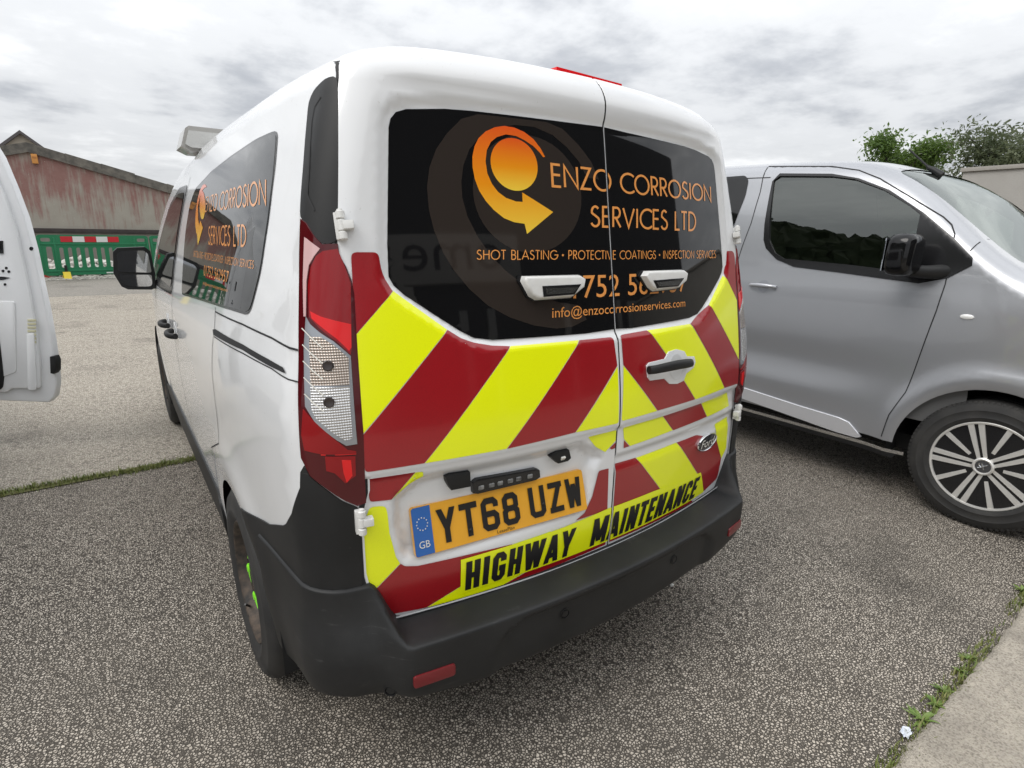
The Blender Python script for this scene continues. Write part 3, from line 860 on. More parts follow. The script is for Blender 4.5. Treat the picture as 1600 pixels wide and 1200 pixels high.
for m, pts, r, par, off in [
    (RED, [(572.5, 748), (648, 737.5), (611, 780.5), (577, 784)], [.008, 0, 0, .008], doorL, dn),
    (YELLOW, [(649, 737.5), (660, 737), (661, 744), (638, 757), (612, 780.5)], 0.0, doorL, dn),
    (YELLOW, [(577, 792), (602, 790), (605, 804), (608, 833), (618, 870), (624.5, 880), (579, 927.5), (568.5, 908), (563.5, 881), (562, 833)], [.01, .012, 0, 0, 0, 0, 0, 0, 0, 0], doorL, dn),
    (RED, [(625.5, 880.5), (632, 884.5), (652, 884), (745, 863), (800, 850), (776, 880), (667, 951.5), (601, 964), (593, 958.5), (579.7, 928)], [0, .005, 0, 0, 0, 0, 0, .01, .01, 0], doorL, dn),
    (YELLOW, [(777, 880), (801, 850), (860, 830), (880, 860), (783, 918.5), (668, 951.5)], 0.0, doorL, dn),
    (RED, [(784, 918.5), (881, 861), (862, 831), (900, 816), (948, 800), (948, 852)], 0.0, doorL, dn),
    (RED, [(935, 735.5), (950.5, 731.5), (948.5, 796), (899, 813), (913, 801), (925, 775)], [.008, .003, 0, 0, 0, 0], doorL, dn),
    (YELLOW, [(918, 682.5), (965, 671), (965.5, 684), (945, 706), (930, 698)], [.006, .006, 0, 0, .006], doorL, dn),
    (RED, [(965.5, 687), (966, 698), (955, 702), (952, 700)], 0.0, doorL, dn),
    # right door
    (RED, [(970, 524), (1012.5, 516.5), (1085, 624), (1027, 641.5), (973.5, 570.5)], [.012, 0, 0, 0, 0], doorR, .006),
    (YELLOW, [(1013.5, 516.5), (1079, 506.5), (1131, 606.5), (1086, 624)], 0.0, doorR, .006),
    (YELLOW, [(973.5, 572), (1026, 642), (970.5, 658)], [0, 0, .01], doorR, .006),
    (YELLOW, [(973, 668), (1034.5, 650), (1050.5, 672), (984, 696.5), (974.5, 686)], [.008, 0, 0, 0, 0], doorR, dn),
    (RED, [(1035.5, 650), (1094.5, 630), (1103.5, 651), (1051.5, 672)], 0.0, doorR, dn),
    (YELLOW, [(1095.5, 630), (1135, 612.5), (1138.5, 634), (1104.5, 651)], [0, .005, .005, 0], doorR, dn),
    (RED, [(974.5, 688), (983, 697), (974, 700)], 0.0, doorR, dn),
    (RED, [(960, 726), (994.5, 716), (1036, 771), (957, 797)], [.01, 0, 0, 0], doorR, dn),
    (YELLOW, [(995.5, 716), (1058.5, 692), (1092, 745), (1037, 771)], 0.0, doorR, dn),
    (RED, [(1059.5, 692), (1090, 680), (1118, 684), (1126, 716), (1122, 747), (1101, 769), (1093, 745)], [0, .01, 0, 0, .01, .01, 0], doorR, dn),
    (YELLOW, [(1119, 663), (1138, 651.5), (1134, 700), (1126.5, 716), (1118.5, 684)], 0.0, doorR, dn),
    (RED, [(960, 812), (1070, 770), (1085, 785), (952, 849)], 0.0, doorR, dn),
]: tile(pts, m, par, r, off=off)
# the outer edge of the right door repeats the left one's pattern
for m, pts, r in [(RED, [(549, 395), (592, 395), (598, 428), (615.5, 455), (557, 523), (552, 450)], [.012, .012, .03, 0, 0, .03]),
                  (YELLOW, [(616.5, 455), (700, 515.5), (566.3, 680), (557.2, 524)], 0.0)]:
    p = RX(pts); p[:, 0] = -p[:, 0]; tile(None, m, doorR, r, chart=p[::-1])
pR = np.vstack([RX([(1080, 506.3), (1131.5, 606)]), RX([(571, 738), (566.5, 682), (701, 516)])*np.array([-1, 1])])
tile(None, RED, doorR, 0.0, chart=pR)
# ---- HIGHWAY MAINTENANCE on its yellow strip
hs = chev.shifted(.0016); hp = chev.shifted(.0032)
strip_px = [(719, 874), (800, 850), (880, 823), (949, 794), (1020, 767), (1094, 737.5), (1101, 769), (1075, 786), (1010, 820), (946, 848), (860, 882), (780, 909), (720, 930)]
tile(strip_px, YELLOW, doorL, 0.0, off=dn, s=hs)
tile(strip_px, YELLOW, doorR, 0.0, off=dn, s=hs)
hq = RX([(725.5, 924), (892, 867), (899, 823), (726, 878), (921, 855), (1085, 777.5), (1093.5, 743), (927, 811)], dn)
split_text('lettering', hp, 'HIGHWAY', hq[:4], INK, BOLD, .19, .05)
split_text('lettering', hp, 'MAINTENANCE', hq[4:], INK, BOLD, .19, .05)

# ---- registration plate
pl = RX([(641, 801.5), (646.5, 873), (914.5, 795), (913, 737.5)], -.006)        # TL, BL, BR, TR
def pq(a, b): return tuple(bilin([pl[1], pl[2], pl[3], pl[0]], np.array([[a, b]]), 520., 111.)[0])
class Flat:
    """a flat plate surface through four chart corners"""
    c = 'flat'
    def __init__(self, lift):
        C = Surf(VAN, 'rear', -.010, door_relief).pos(pl); c = C.mean(0)
        a = C[2]-C[1]+C[3]-C[0]; b = C[0]-C[1]+C[3]-C[2]; n = np.cross(a, b); n /= np.linalg.norm(n)
        if n[1] > 0: n = -n
        self.c0, self.n, self.lift, self.C = c, n, lift, C
    def pos(self, uv):
        uv = np.atleast_2d(np.asarray(uv, float)); q = bilin([self.C[1], self.C[2], self.C[3], self.C[0]], uv, 520., 111.)
        q = q-((q-self.c0)@self.n)[:, None]*self.n[None, :]
        return q+self.n*self.lift
    def nrm(self, uv): return np.tile(self.n, (len(np.atleast_2d(uv)), 1))
    def shifted(self, d):
        f = Flat.__new__(Flat); f.c0, f.n, f.lift, f.C = self.c0, self.n, self.lift+d, self.C; return f
def flat_panel(name, surf, poly, m, parent, rim=0.0):
    P, T, loops = cdt(poly, (), 60., 25.)
    V = list(surf.pos(P)); N = [surf.n]*len(V); F = [tuple(t) for t in T]
    g = np.cross(V[F[0][1]]-V[F[0][0]], V[F[0][2]]-V[F[0][0]])
    if g@surf.n < 0: F = [f[::-1] for f in F]
    if rim:
        A = surf.pos(loops[0]); k = len(A); b = len(V); V += list(A)+list(A-surf.n*rim); N += [surf.n]*(2*k)
        F += [(b+i, b+k+i, b+k+(i+1) % k, b+(i+1) % k) for i in range(k)]
    return sub(obj(name, V, F, m, None, smooth=False), parent)
fp = Flat(.027)
plate = flat_panel('registration_plate', fp, rounded([(0, 0), (520, 0), (520, 111), (0, 111)], 8.), PLATE_Y, doorL, rim=.012)
p1 = fp.shifted(.0012)
flat_panel('country_band', p1, rounded([(1, 1), (50, 1), (50, 110), (1, 110)], [7., 0, 0, 7.]), PLATE_B, doorL)
p2 = fp.shifted(.0022)
def flat_text(name, surf, txt, x0, y0, w, h, m, font, t, track):
    Q, W_ = text_quads(txt, font, t, track); P, T = union_tris(Q)
    uv = np.column_stack([x0+P[:, 0]/W_*w, y0+P[:, 1]*h]); V = surf.pos(uv); F = [tuple(f) for f in T]
    g = np.cross(V[F[0][1]]-V[F[0][0]], V[F[0][2]]-V[F[0][0]])
    if g@surf.n < 0: F = [f[::-1] for f in F]
    return sub(obj(name, V, F, m, None, smooth=False), doorL)
flat_text('plate_figures', p2, 'YT68', 64, 16, 235, 79, INK, PLATE, .185, .14)
flat_text('plate_figures', p2, 'UZW', 332, 16, 173, 79, INK, PLATE, .185, .14)
def flat_sans(name, surf, txt, x0, y0, w, h, m, par=doorL):
    P, F = font_flat(txt); lo, hi = P.min(0), P.max(0); uv = (P-lo)/(hi-lo)*np.array([w, h])+np.array([x0, y0]); V = surf.pos(uv)
    g = np.cross(V[F[0][1]]-V[F[0][0]], V[F[0][2]]-V[F[0][0]])
    if g@surf.n < 0: F = [f[::-1] for f in F]
    return sub(obj(name, V, F, m, None, smooth=False), par)
flat_sans('lettering', p2, 'GB', 12, 18, 28, 16, WHITEPRINT)
flat_sans('lettering', p2, 'LeasePlan', 225, 4, 52, 8, INK)
sv, sf = [], []
for k in range(12):
    a = 2*math.pi*k/12; cx_, cy_ = 25.5+14*math.cos(a), 72+14*math.sin(a)
    ring = [(cx_+(2.4 if i % 2 == 0 else 1.0)*math.sin(i*math.pi/5), cy_+(2.4 if i % 2 == 0 else 1.0)*math.cos(i*math.pi/5)) for i in range(10)]
    b = len(sv); sv += list(p2.pos(ring)); sf.append(tuple(range(b, b+10)))
g = np.cross(sv[1]-sv[0], sv[3]-sv[0])
sub(obj('star_ring', sv, sf, WHITEPRINT, None, smooth=False), doorL)
for (a, b) in ((151, 30), (376, 46)):                                        # plate screws
    c = fp.pos([(a, b)])[0]; bm = bmesh.new()
    M = Matrix.Translation(c) @ Vector(fp.n).to_track_quat('Z', 'Y').to_matrix().to_4x4()
    add_lathe(bm, [(.0045, 0), (.0045, .003), (.003, .0045), (0, .005)], M, 12); sub(bm_obj('plate_screw', bm, INK), doorL)

# ---- pieces standing on the doors
def frame_at(surf, uz):
    """matrix at a chart point: X = right along the panel, Y = up, Z = outward"""
    uz = np.array([uz], float); p = surf.pos(uz)[0]; n = Vector(surf.nrm(uz)[0])
    up = surf.pos(uz+np.array([[0, .02]]))[0]-surf.pos(uz-np.array([[0, .02]]))[0]; y = Vector(up).normalized(); y = (y-n*y.dot(n)).normalized(); x = y.cross(n)
    return Matrix(((x.x, y.x, n.x, p[0]), (x.y, y.y, n.y, p[1]), (x.z, y.z, n.z, p[2]), (0, 0, 0, 1)))
def local_poly(surf, pts, ctr, off):
    """pixels -> metres in the panel frame at ctr"""
    M = frame_at(surf, ctr); Mi = M.inverted(); q = surf.pos(RX(pts, off)); L = [Mi @ Vector(p) for p in q]; return M, [(l.x, l.y) for l in L]
def strobe(pts, lens, par, ctr_px):
    ctr = RX([ctr_px], .005)[0]; s = glass_s
    M, out = local_poly(s, pts, ctr, .010); _, li = local_poly(s, lens, ctr, .016)
    c = np.mean(out, 0)
    bm = bmesh.new(); add_prism(bm, [tuple(c+(np.array(p)-c)*1.07) for p in out], M, .006, .003); base = sub(bm_obj('light_gasket', bm, GLOSSBLK), par)
    bm = bmesh.new(); vs0 = [M @ Vector((x, y, .005)) for x, y in out]; vs1 = [M @ Vector((*(c+(np.array(p)-c)*np.array([.95, .86])), .024)) for p in out]
    a = [bm.verts.new(v) for v in vs0]; b = [bm.verts.new(v) for v in vs1]
    k = len(a)
    for i in range(k): bm.faces.new((a[i], a[(i+1) % k], b[(i+1) % k], b[i]))
    tf = bm.faces.new(b)
    es = [e for e in bm.edges if all(v in b for v in e.verts)]
    bmesh.ops.bevel(bm, geom=es, offset=.006, segments=3, profile=.6, affect='EDGES')
    h = sub(bm_obj('strobe_light', bm, WHITE_PL, angle=50), par); h['label'] = 'white strobe light housing with dark clear lens'
    bm = bmesh.new(); add_prism(bm, li, M @ Matrix.Translation((0, 0, .0225)), .0035, .001); sub(bm_obj('strobe_lens', bm, GLOSSBLK), par)
    bm = bmesh.new()
    lc = np.mean(li, 0)
    add_prism(bm, [tuple(lc+(np.array(p)-lc)*np.array([.86, .55])+np.array([0, -.001])) for p in li], M @ Matrix.Translation((0, 0, .0255)), .0015); sub(bm_obj('strobe_reflector', bm, mat('grey strobe reflector', (.10, .10, .095), .15, metal=.8, bump=(300, .5, .003))), par)
strobe([(817, 432), (905, 430), (914, 436), (912, 450), (894, 466), (838, 470), (828, 464), (815, 440)], [(846, 449), (906, 446), (896, 462), (848, 466)], doorL, (864, 450))
strobe([(1008, 424), (1066, 422), (1072, 427), (1070, 440), (1058, 452), (1022, 456), (1014, 450), (1003, 432)], [(1018, 440), (1066, 436), (1057, 449), (1024, 452)], doorR, (1038, 439))

def hinge(par, uz, sgn):
    M = frame_at(Surf(VAN, 'rear', .004), uz)
    bm = bmesh.new()
    for z0, z1, r in ((-.030, -.013, .0095), (-.012, .012, .0085), (.013, .030, .0095)):
        add_lathe(bm, [(r*.8, z0), (r, z0+.002), (r, z1-.002), (r*.8, z1)], M @ Matrix.Translation((-.004*sgn, 0, .014)) @ Matrix.Rotation(-math.pi/2, 4, 'X'), 16)
    add_lathe(bm, [(.006, .030), (.006, .033), (.002, .0345)], M @ Matrix.Translation((-.004*sgn, 0, .014)) @ Matrix.Rotation(-math.pi/2, 4, 'X'), 12)
    add_box(bm, M @ Vector((.010*sgn, 0, .013)), (.022, .018, .022), .003, 2, M.to_3x3())
    add_box(bm, M @ Vector((-.010*sgn, .0, .004)), (.016, .020, .056), .003, 2, M.to_3x3() @ Matrix.Rotation(math.pi/2, 3, 'X'))
    return V_(bm_obj('door_hinge', bm, WHITE_PL))
hu = RX([(539, 355)])[0]; hl = RX([(568, 812)])[0]
for p in (hu, hl):
    hinge(doorL, p, 1); hinge(doorR, (-p[0], p[1]), -1)

# number-plate lamps and grab bar in the recess
rs = Surf(VAN, 'rear', .002, door_relief)
for pts, dep, m in [([(695, 746), (702, 741), (734, 737.5), (735, 760), (704, 766), (698, 756)], .028, PLASTIC), ([(860, 714), (871, 706), (890, 703), (893, 716), (888, 721), (873, 725)], .024, PLASTIC)]:
    ctr = RX([tuple(np.mean(pts, 0))], -.010)[0]; M, po = local_poly(rs, pts, ctr, -.008)
    bm = bmesh.new(); add_prism(bm, po, M, dep, .004); sub(bm_obj('plate_lamp', bm, m), doorL)
ctr = RX([(881, 708.5)], -.004)[0]; M = frame_at(rs, ctr); bm = bmesh.new(); add_box(bm, M @ Vector((0, 0, .026)), (.014, .011, .006), .001, 1, M.to_3x3()); sub(bm_obj('lamp_lens', bm, WHITEPRINT), doorL)
pts = [(738, 756), (745, 750), (838, 733), (844, 735), (845, 746), (838, 751), (746, 773), (739, 772)]
ctr = RX([(792, 753)], -.012)[0]; M, po = local_poly(rs, pts, ctr, -.012); bm = bmesh.new(); add_prism(bm, po, M, .018, .004); sub(bm_obj('grab_bar', bm, GLOSSBLK), doorL)
bm = bmesh.new()
for dx in (-.075, -.045, -.02, .01, .035, .07): add_box(bm, M @ Vector((dx, .0, .019)), (.016, .012, .005), .002, 1, M.to_3x3())
sub(bm_obj('bar_fixing', bm, mat('grubby bar plastic', (.05, .05, .05), .3, vary=(80, 1., (.25, .25, .24)))), doorL)

# door handle with white dished escutcheon
hc = RX([(1046, 574)])[0]; hsf = Surf(VAN, 'rear', .0075, door_relief)
bz = [(1008, 572), (1012, 567), (1037, 561), (1043, 550), (1055, 546), (1067, 549), (1071, 557), (1082, 557), (1084, 566), (1081, 575), (1070, 584), (1066, 595), (1056, 600), (1044, 600), (1036, 592), (1014, 595), (1010, 590)]
M, po = local_poly(hsf, bz, hc, .006); bm = bmesh.new(); add_prism(bm, po, M @ Matrix.Translation((0, 0, -.001)), .004, .0015); hb = sub(bm_obj('handle_surround', bm, WHITE), doorR)
cup = [(M.inverted() @ Vector(hsf.pos(RX([(1054, 573)]))[0]))]
bm = bmesh.new(); cx_, cy_ = cup[0].x, cup[0].y
add_lathe(bm, [(.034, .0035), (.030, .001), (.02, -.003), (0.0, -.004)], M @ Matrix.Translation((cx_, cy_, .001)) @ Matrix.Diagonal((1.0, 1.15, 1, 1)), 32)
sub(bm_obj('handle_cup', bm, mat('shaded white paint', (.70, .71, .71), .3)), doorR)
hp_ = [M.inverted() @ Vector(hsf.pos(RX([q], .02))[0]) for q in [(1013, 580), (1078, 568)]]
bm = bmesh.new(); L = (hp_[1].x-hp_[0].x)
n = 14; rings = []
for i in range(n+1):
    t = i/n; x = hp_[0].x+L*t; y = hp_[0].y+(hp_[1].y-hp_[0].y)*t+.006*math.sin(math.pi*t); zc = .012+.028*math.sin(math.pi*min(1, t*1.0))**.5
    hh = .0125+.002*math.sin(math.pi*t); th = .009
    rings.append([bm.verts.new(M @ Vector((x, y+hh*math.cos(a), zc+th*math.sin(a)))) for a in np.linspace(0, 2*math.pi, 13)[:-1]])
for a, b in zip(rings, rings[1:]):
    for k in range(12): bm.faces.new((a[k], a[(k+1) % 12], b[(k+1) % 12], b[k]))
bm.faces.new(rings[0]); bm.faces.new(rings[-1])
sub(bm_obj('door_handle', bm, PLASTIC), doorR)

# oval badge
bc = RX([(1103, 690)], -.004)[0]; M = frame_at(chev, bc)
q = [M.inverted() @ Vector(chev.pos(RX([p], .0))[0]) for p in [(1088, 696), (1118, 684), (1102, 675), (1104, 706)]]
ra = max(abs(q[1].x-q[0].x)/2, .045); rb = ra*.42
E_ = M @ Matrix.Rotation(math.radians(0), 4, 'Z') @ Matrix.Diagonal((ra, rb, 1, 1))
bm = bmesh.new(); add_lathe(bm, [(1.0, .0), (1.0, .005), (.95, .0075), (.89, .006), (.88, .003)], E_, 40); sub(bm_obj('badge_rim', bm, CHROME), doorR)
bm = bmesh.new(); add_lathe(bm, [(.90, .001), (.885, .0045), (.5, .006), (.0, .0065)], E_, 40); sub(bm_obj('badge', bm, BADGE_BLUE), doorR)
P, F = font_flat('Ford'); lo, hi = P.min(0), P.max(0); uv = ((P-lo)/(hi-lo)-.5)*np.array([ra*1.25, rb*.95]); uv[:, 0] += uv[:, 1]*.35
sub(obj('badge_script', [M @ Vector((a, b, .0078-.0010*(a/ra)**2)) for a, b in uv], [f for f in F], WHITEPRINT, None, smooth=False), doorR)
# ---- rear corners: black pillar trim, tail lights, bumper
LT = [(469.5, 343), (478, 350), (490, 370), (502, 383), (526, 382), (528.5, 400), (537.5, 417), (546.5, 440), (550.5, 460), (555.5, 544), (559.5, 600), (565.5, 680), (569.5, 787), (556, 792), (536, 784), (508, 764), (484, 744), (474, 724), (470, 716), (466.5, 560), (467.5, 440)]
trim_px = [(528, 120), (515, 121), (502, 129), (490, 142), (482, 160), (480, 185), (474, 260), (470, 310), (469, 340), (478, 349), (490, 369), (502, 382), (526, 381), (528, 330), (529, 200)]
white_edge = [(469.5, 738), (469, 762), (456, 803), (447, 819), (441, 822), (420, 820), (375, 794)]
lt = WX(LT, .01); tr = WX(trim_px, .004); we = WX(white_edge, .004)
wrapL = Surf(VAN, 'wrap', .004)
def both(fn, *polys):
    """build on the left corner and, mirrored, on the right one"""
    a = fn(*polys); b = fn(*[mirw(p) for p in polys]); return a, b
def pillar(p): return V_(panel('pillar_trim', wrapL, rounded(p, .02, 3), PLASTIC, None, step=.03, bstep=.02, rim=.006))
both(pillar, tr)
# inner groove of the pillar trim
V_(strip('trim_groove', wrapL, WX([(502, 152), (492, 168), (488, 190), (484, 260), (481, 305), (492, 330)], .004), .005, SEAM, None, lift=.0008))
def tail_light(p, sub_):
    lamp = V_(panel('tail_light', Surf(VAN, 'wrap', .008), p, LENS_DKRED, None, step=.02, bstep=.012, rim=.012))
    for nm, q, m, off in sub_:
        sub(panel(nm, Surf(VAN, 'wrap', off), q, m, None, step=.02, bstep=.01, rim=.002), lamp)
    return lamp
Zt = lambda pts: [(440+x*.4, 320+y*.4) for x, y in pts]         # coordinates of an enlarged view of the left lamp
pieces = [
 ('red_lens', Zt([(160, 185), (215, 175), (240, 245), (262, 310), (266, 560), (262, 590), (205, 535), (150, 490), (108, 440), (105, 320), (115, 250), (135, 205)]), LENS_RED, .0095),
 ('bright_lens', Zt([(112, 420), (150, 440), (262, 470), (264, 560), (255, 575), (205, 525), (155, 483), (118, 448)]), LENS_BRIGHT, .0105),
 ('red_lens', Zt([(84, 800), (160, 882), (250, 960), (284, 965), (284, 975), (150, 975), (90, 960), (78, 900)]), LENS_RED, .0095),
 ('bright_lens', Zt([(165, 985), (280, 985), (282, 1060), (240, 1090), (200, 1050), (170, 1040)]), LENS_RED, .0100),
 ('bright_lens', Zt([(225, 1000), (262, 1000), (268, 1060), (245, 1088), (232, 1050)]), LENS_BRIGHT, .0108),
 ('clear_lens', Zt([(92, 130), (104, 140), (150, 175), (128, 205), (108, 240), (99, 300), (96, 440), (88, 440), (86, 300)]), mat('pale pink lamp edge', (.62, .40, .40), .2, coat=.4), .0098),
 ('lens_frame', Zt([(96, 440), (112, 470), (152, 506), (196, 536), (262, 594), (288, 937), (244, 944), (206, 922), (126, 848), (92, 790), (88, 560)]), mat('satin lamp frame', (.38, .40, .43), .3, metal=.7), .0095),
 ('clear_lens', Zt([(108, 520), (150, 520), (192, 548), (252, 602), (256, 708), (112, 708)]), LENS_SMOKE, .0106),
 ('clear_lens', Zt([(112, 714), (256, 714), (268, 915), (240, 925), (205, 905), (130, 835), (114, 800)]), LENS_CLEAR, .0106),
]
def conv(ps): return [(n_, WX(q, o), m, o) for n_, q, m, o in ps]
pcs = conv(pieces)
tlL = tail_light(lt, pcs); tlL['label'] = 'tall red tail light with ribbed clear middle'
tlR = tail_light(mirw(lt), [(n_, mirw(q), m, o) for n_, q, m, o in pcs])
for (cx_, cy_) in ((175, 632), (178, 775)):                     # bulb openings
    c = WX(Zt([(cx_, cy_)]), .011)[0]; M = frame_at(Surf(VAN, 'wrap', .0115), c)
    bm = bmesh.new(); add_lathe(bm, [(.0115, -.001), (.0115, .001), (.0095, .002), (.006, .0012), (0, .001)], M, 20); sub(bm_obj('bulb', bm, mat('smoked bulb holder', (.03, .022, .02), .2)), tlL)
for k in range(5):                                               # bright ribs
    a = (82+k*2, 486+k*64); b = (156+k*1, 562+k*62)
    l = WX(Zt([a, b]), .011); sub(strip('lamp_rib', Surf(VAN, 'wrap', .0118), l, .0022, WHITEPRINT, None), tlL)
sub(strip('lamp_edge', Surf(VAN, 'wrap', .0090), WX(Zt([(150, 978), (284, 975)]), .01), .003, LENS_BRIGHT, None), tlL)

# bumper corner cladding: flush panels between lamp, arch and bumper
arch_c = [(AXR+ARCH_R*math.cos(t), .30+ARCH_R*math.sin(t)*1.02) for t in np.radians(np.linspace(122, 176, 16))]
dlow = WX([(564, 800), (562, 836), (565, 902)], .004)
corner = [tuple(p) for p in we]+arch_c+[(AXR-ARCH_R-.01, .30), (.30, .50), (.12, .64), (dlow[-1][0]+.004, .650)]+[tuple(p) for p in dlow[::-1]]+[tuple(p) for p in WX([(556, 793), (536, 785), (508, 765), (484, 745), (475, 728)], .004)]
both(lambda p: V_(panel('corner_cladding', wrapL, p, BUMPER, None, step=.025, bstep=.02, rim=.004)), corner)

# bumper: a profile swept round the tail
def bump_uv(u):
    """shape factors along the sweep: protrusion, shoulder height, bottom height"""
    s = np.where(u > VAN.umirror(0)/2, u, VAN.umirror(u))        # distance coordinate folded to the left half
    g = 1-.50*sstep(-.06, .12, s)-.45*sstep(.10, .36, s)
    zt = .545+.121*sstep(-.055, .012, s)
    zbm = smooth_table([-.80, -.40, -.10, .03, .20, .42], [.335, .338, .362, .388, .358, .325], s)
    ledge = 1-sstep(-.06, .02, s)
    return g, zt, zbm, ledge
PROF = [(-.030, 1.03, 0), (.002, 1.0, 0), (.030, .992, 1), (.062, .982, 1), (.093, .970, 1), (.1015, .955, 1), (.1045, .925, 1), (.1055, .75, 1), (.104, .52, 1), (.100, .30, 1), (.090, .12, 1), (.055, .0, 1), (.02, -.02, 1), (-.02, -.02, 1)]
PRS = [(-.030, 1.03, 0), (.007, 1.0, 0), (.012, .985, 1), (.015, .93, 1), (.020, .82, 1), (.030, .70, 1), (.048, .57, 1), (.062, .45, 1), (.068, .34, 1), (.067, .22, 1), (.060, .10, 1), (.045, .0, 1), (.02, -.02, 1), (-.02, -.02, 1)]
u0 = AXR-ARCH_R+.025; us = np.linspace(u0, float(VAN.umirror(u0)), 200)
g_, zt_, zb_, le_ = bump_uv(us)
def bump_grid():
    rows = []
    for (e1, h1, k1), (e2, h2, k2) in zip(PROF, PRS):
        e = e1*le_+e2*(1-le_); h = h1*le_+h2*(1-le_)
        z = zb_+(zt_-zb_)*h
        e = np.where(e > 0.01, .01+(e-.01)*g_, e)
        P, D = VAN.at(np.column_stack([us, np.maximum(z, .30)])); n_ = VAN.normal(P); n_[:, 2] = 0; n_ /= np.linalg.norm(n_, axis=1)[:, None]
        P = P+n_*e[:, None]; P[:, 2] = z; rows.append(P)
    return np.array(rows)
BG = bump_grid(); nr, nc = BG.shape[:2]
# refine the profile direction with a smooth spline so the ledge reads as moulded
tt = np.linspace(0, nr-1, (nr-1)*4+1); fine = np.zeros((len(tt), nc, 3))
for k in range(3):
    for j in range(nc): fine[:, j, k] = smooth_table(np.arange(nr), BG[:, j, k], tt)
# the middle of the face is stepped in below a moulded line (a shallow trapezoid)
xm = fine[:, :, 0]; zm = fine[:, :, 2]
wmid = 1-sstep(.40, .47, np.abs(xm)); cut = (1-sstep(.510, .519, zm+.05*sstep(.36, .47, np.abs(xm))))*wmid*sstep(-.2, 0.0, -fine[:, :, 1]+.02)
fine[:, :, 1] += .016*cut
V = fine.reshape(-1, 3); F = [(i*nc+j, i*nc+j+1, (i+1)*nc+j+1, (i+1)*nc+j) for i in range(len(tt)-1) for j in range(nc-1)]
bumper = V_(obj('rear_bumper', V, F, BUMPER, None, angle=40))
if bumper.data.polygons[len(F)//2].normal.y > 0: bumper.data.flip_normals()
def bump_at(x, z):
    """point and outward direction on the bumper face at given x, z"""
    d = (V[:, 0]-x)**2+(V[:, 2]-z)**2+np.where(V[:, 1] > .35, 9, 0); i = int(np.argmin(d)); j = i % nc
    t = fine[:, min(j+2, nc-1)].mean(0)-fine[:, max(j-2, 0)].mean(0); n_ = np.array([-t[1], t[0], 0]); n_ /= np.linalg.norm(n_)
    if n_[1] > 0: n_ = -n_
    return V[i], n_
for x, z in ((-.225, .470), (.225, .470), (-.70, .410), (.70, .410)):
    p, n_ = bump_at(x, z); M = Matrix.Translation(p) @ Vector(n_).to_track_quat('Z', 'Y').to_matrix().to_4x4()
    bm = bmesh.new(); add_lathe(bm, [(.0165, -.004), (.0165, .0025), (.0140, .003), (.0132, -.001), (.0105, -.001), (.0098, .0026), (.0, .003)], M, 24); sub(bm_obj('parking_sensor', bm, PLASTIC), bumper)
for sx in (-1, 1):
    p, n_ = bump_at(sx*.618, .447); M = Matrix.Translation(p) @ Vector(n_).to_track_quat('Z', 'Y').to_matrix().to_4x4()
    bm = bmesh.new(); add_prism(bm, rounded([(-.052, -.017), (.052, -.017), (.052, .017), (-.052, .017)], .009), M @ Matrix.Translation((0, 0, -.008)), .0125, .002); sub(bm_obj('bumper_reflector', bm, mat('dull red reflector', (.17, .010, .014), .3, coat=.3, bump=(400, .3, .001))), bumper)

# ---- left side: glass, shut lines, rail, handles, sill
sidew = Surf(VAN, 'wrap', .0025)
sw_px = [(433, 210), (430, 250), (420, 340), (408, 420), (398, 460), (391, 484), (385, 487), (365, 481), (335, 472), (284.5, 457), (286.5, 420), (291, 360), (298, 318), (305, 298), (330, 271), (360, 248), (400, 222), (425, 211)]
sw = rounded(WX(sw_px), .030, 4)
def smooth_win(p): return p
sideglass = V_(panel('side_window', sidew, sw, GLASS_SIDE, None, step=.04, bstep=.02, rim=.003)); sideglass['label'] = 'dark sliding door window with orange lettering'
V_(panel('side_window', sidew, mirw(sw), GLASS_SIDE, None, step=.05, bstep=.03, rim=.003))
V_(strip('window_seal', Surf(VAN, 'wrap', .0012), sw, .016, GLOSSBLK, None, closed=True))
fr = [(2.10, 1.155), (2.11, 1.668), (2.45, 1.672), (2.78, 1.60), (3.10, 1.36), (3.30, 1.19), (3.28, 1.13), (2.6, 1.14)]
fg = [(2.15, 1.185), (2.16, 1.635), (2.44, 1.640), (2.74, 1.575), (2.98, 1.39), (3.02, 1.19)]
both(lambda p: V_(panel('window_frame', Surf(VAN, 'wrap', .002), p, GLOSSBLK, None, step=.05, bstep=.03)), rounded(fr, .04))
both(lambda p: V_(panel('side_window', Surf(VAN, 'wrap', .004), p, GLASS_SIDE, None, step=.05, bstep=.03)), rounded(fg, .05))
ws = [(-.58, 2.98), (.58, 2.98), (.66, 3.62), (-.66, 3.62)]
V_(panel('windscreen', Surf(VAN, 'top', .003), rounded(ws, .06), GLASS_SIDE, None, step=.06, bstep=.05))
def swq(q): return WX(q, .003)
st = sidew.shifted(.0008)
for txt, q, t, tk in [('ENZO CORROSION', [(320, 331), (416, 319.5), (416, 281), (322, 309)], .11, .10), ('SERVICES LTD', [(325.5, 381.5), (384.5, 385), (385, 352.5), (326, 355)], .115, .12),
                      ('SHOT BLASTING * PROTECTIVE COATINGS * INSPECTION SERVICES', [(302, 401), (396, 420), (397, 408), (303, 392)], .11, .13)]:
    lettering('lettering', st, txt, swq(q), ORANGE_TXT, sideglass, GEO, t, tk)
lettering_sans('lettering', st, '01752 562957', swq([(318, 431), (356, 442.5), (358, 424), (319, 414)]), ORANGE_TXT, sideglass)
lettering_sans('lettering', st, 'info@enzocorrosionservices.com', swq([(317, 446), (355.5, 458), (356, 451), (317, 440)]), ORANGE_TXT, sideglass)
s4 = lambda pts: [(230+x*.25, 180+y*.25) for x, y in pts]
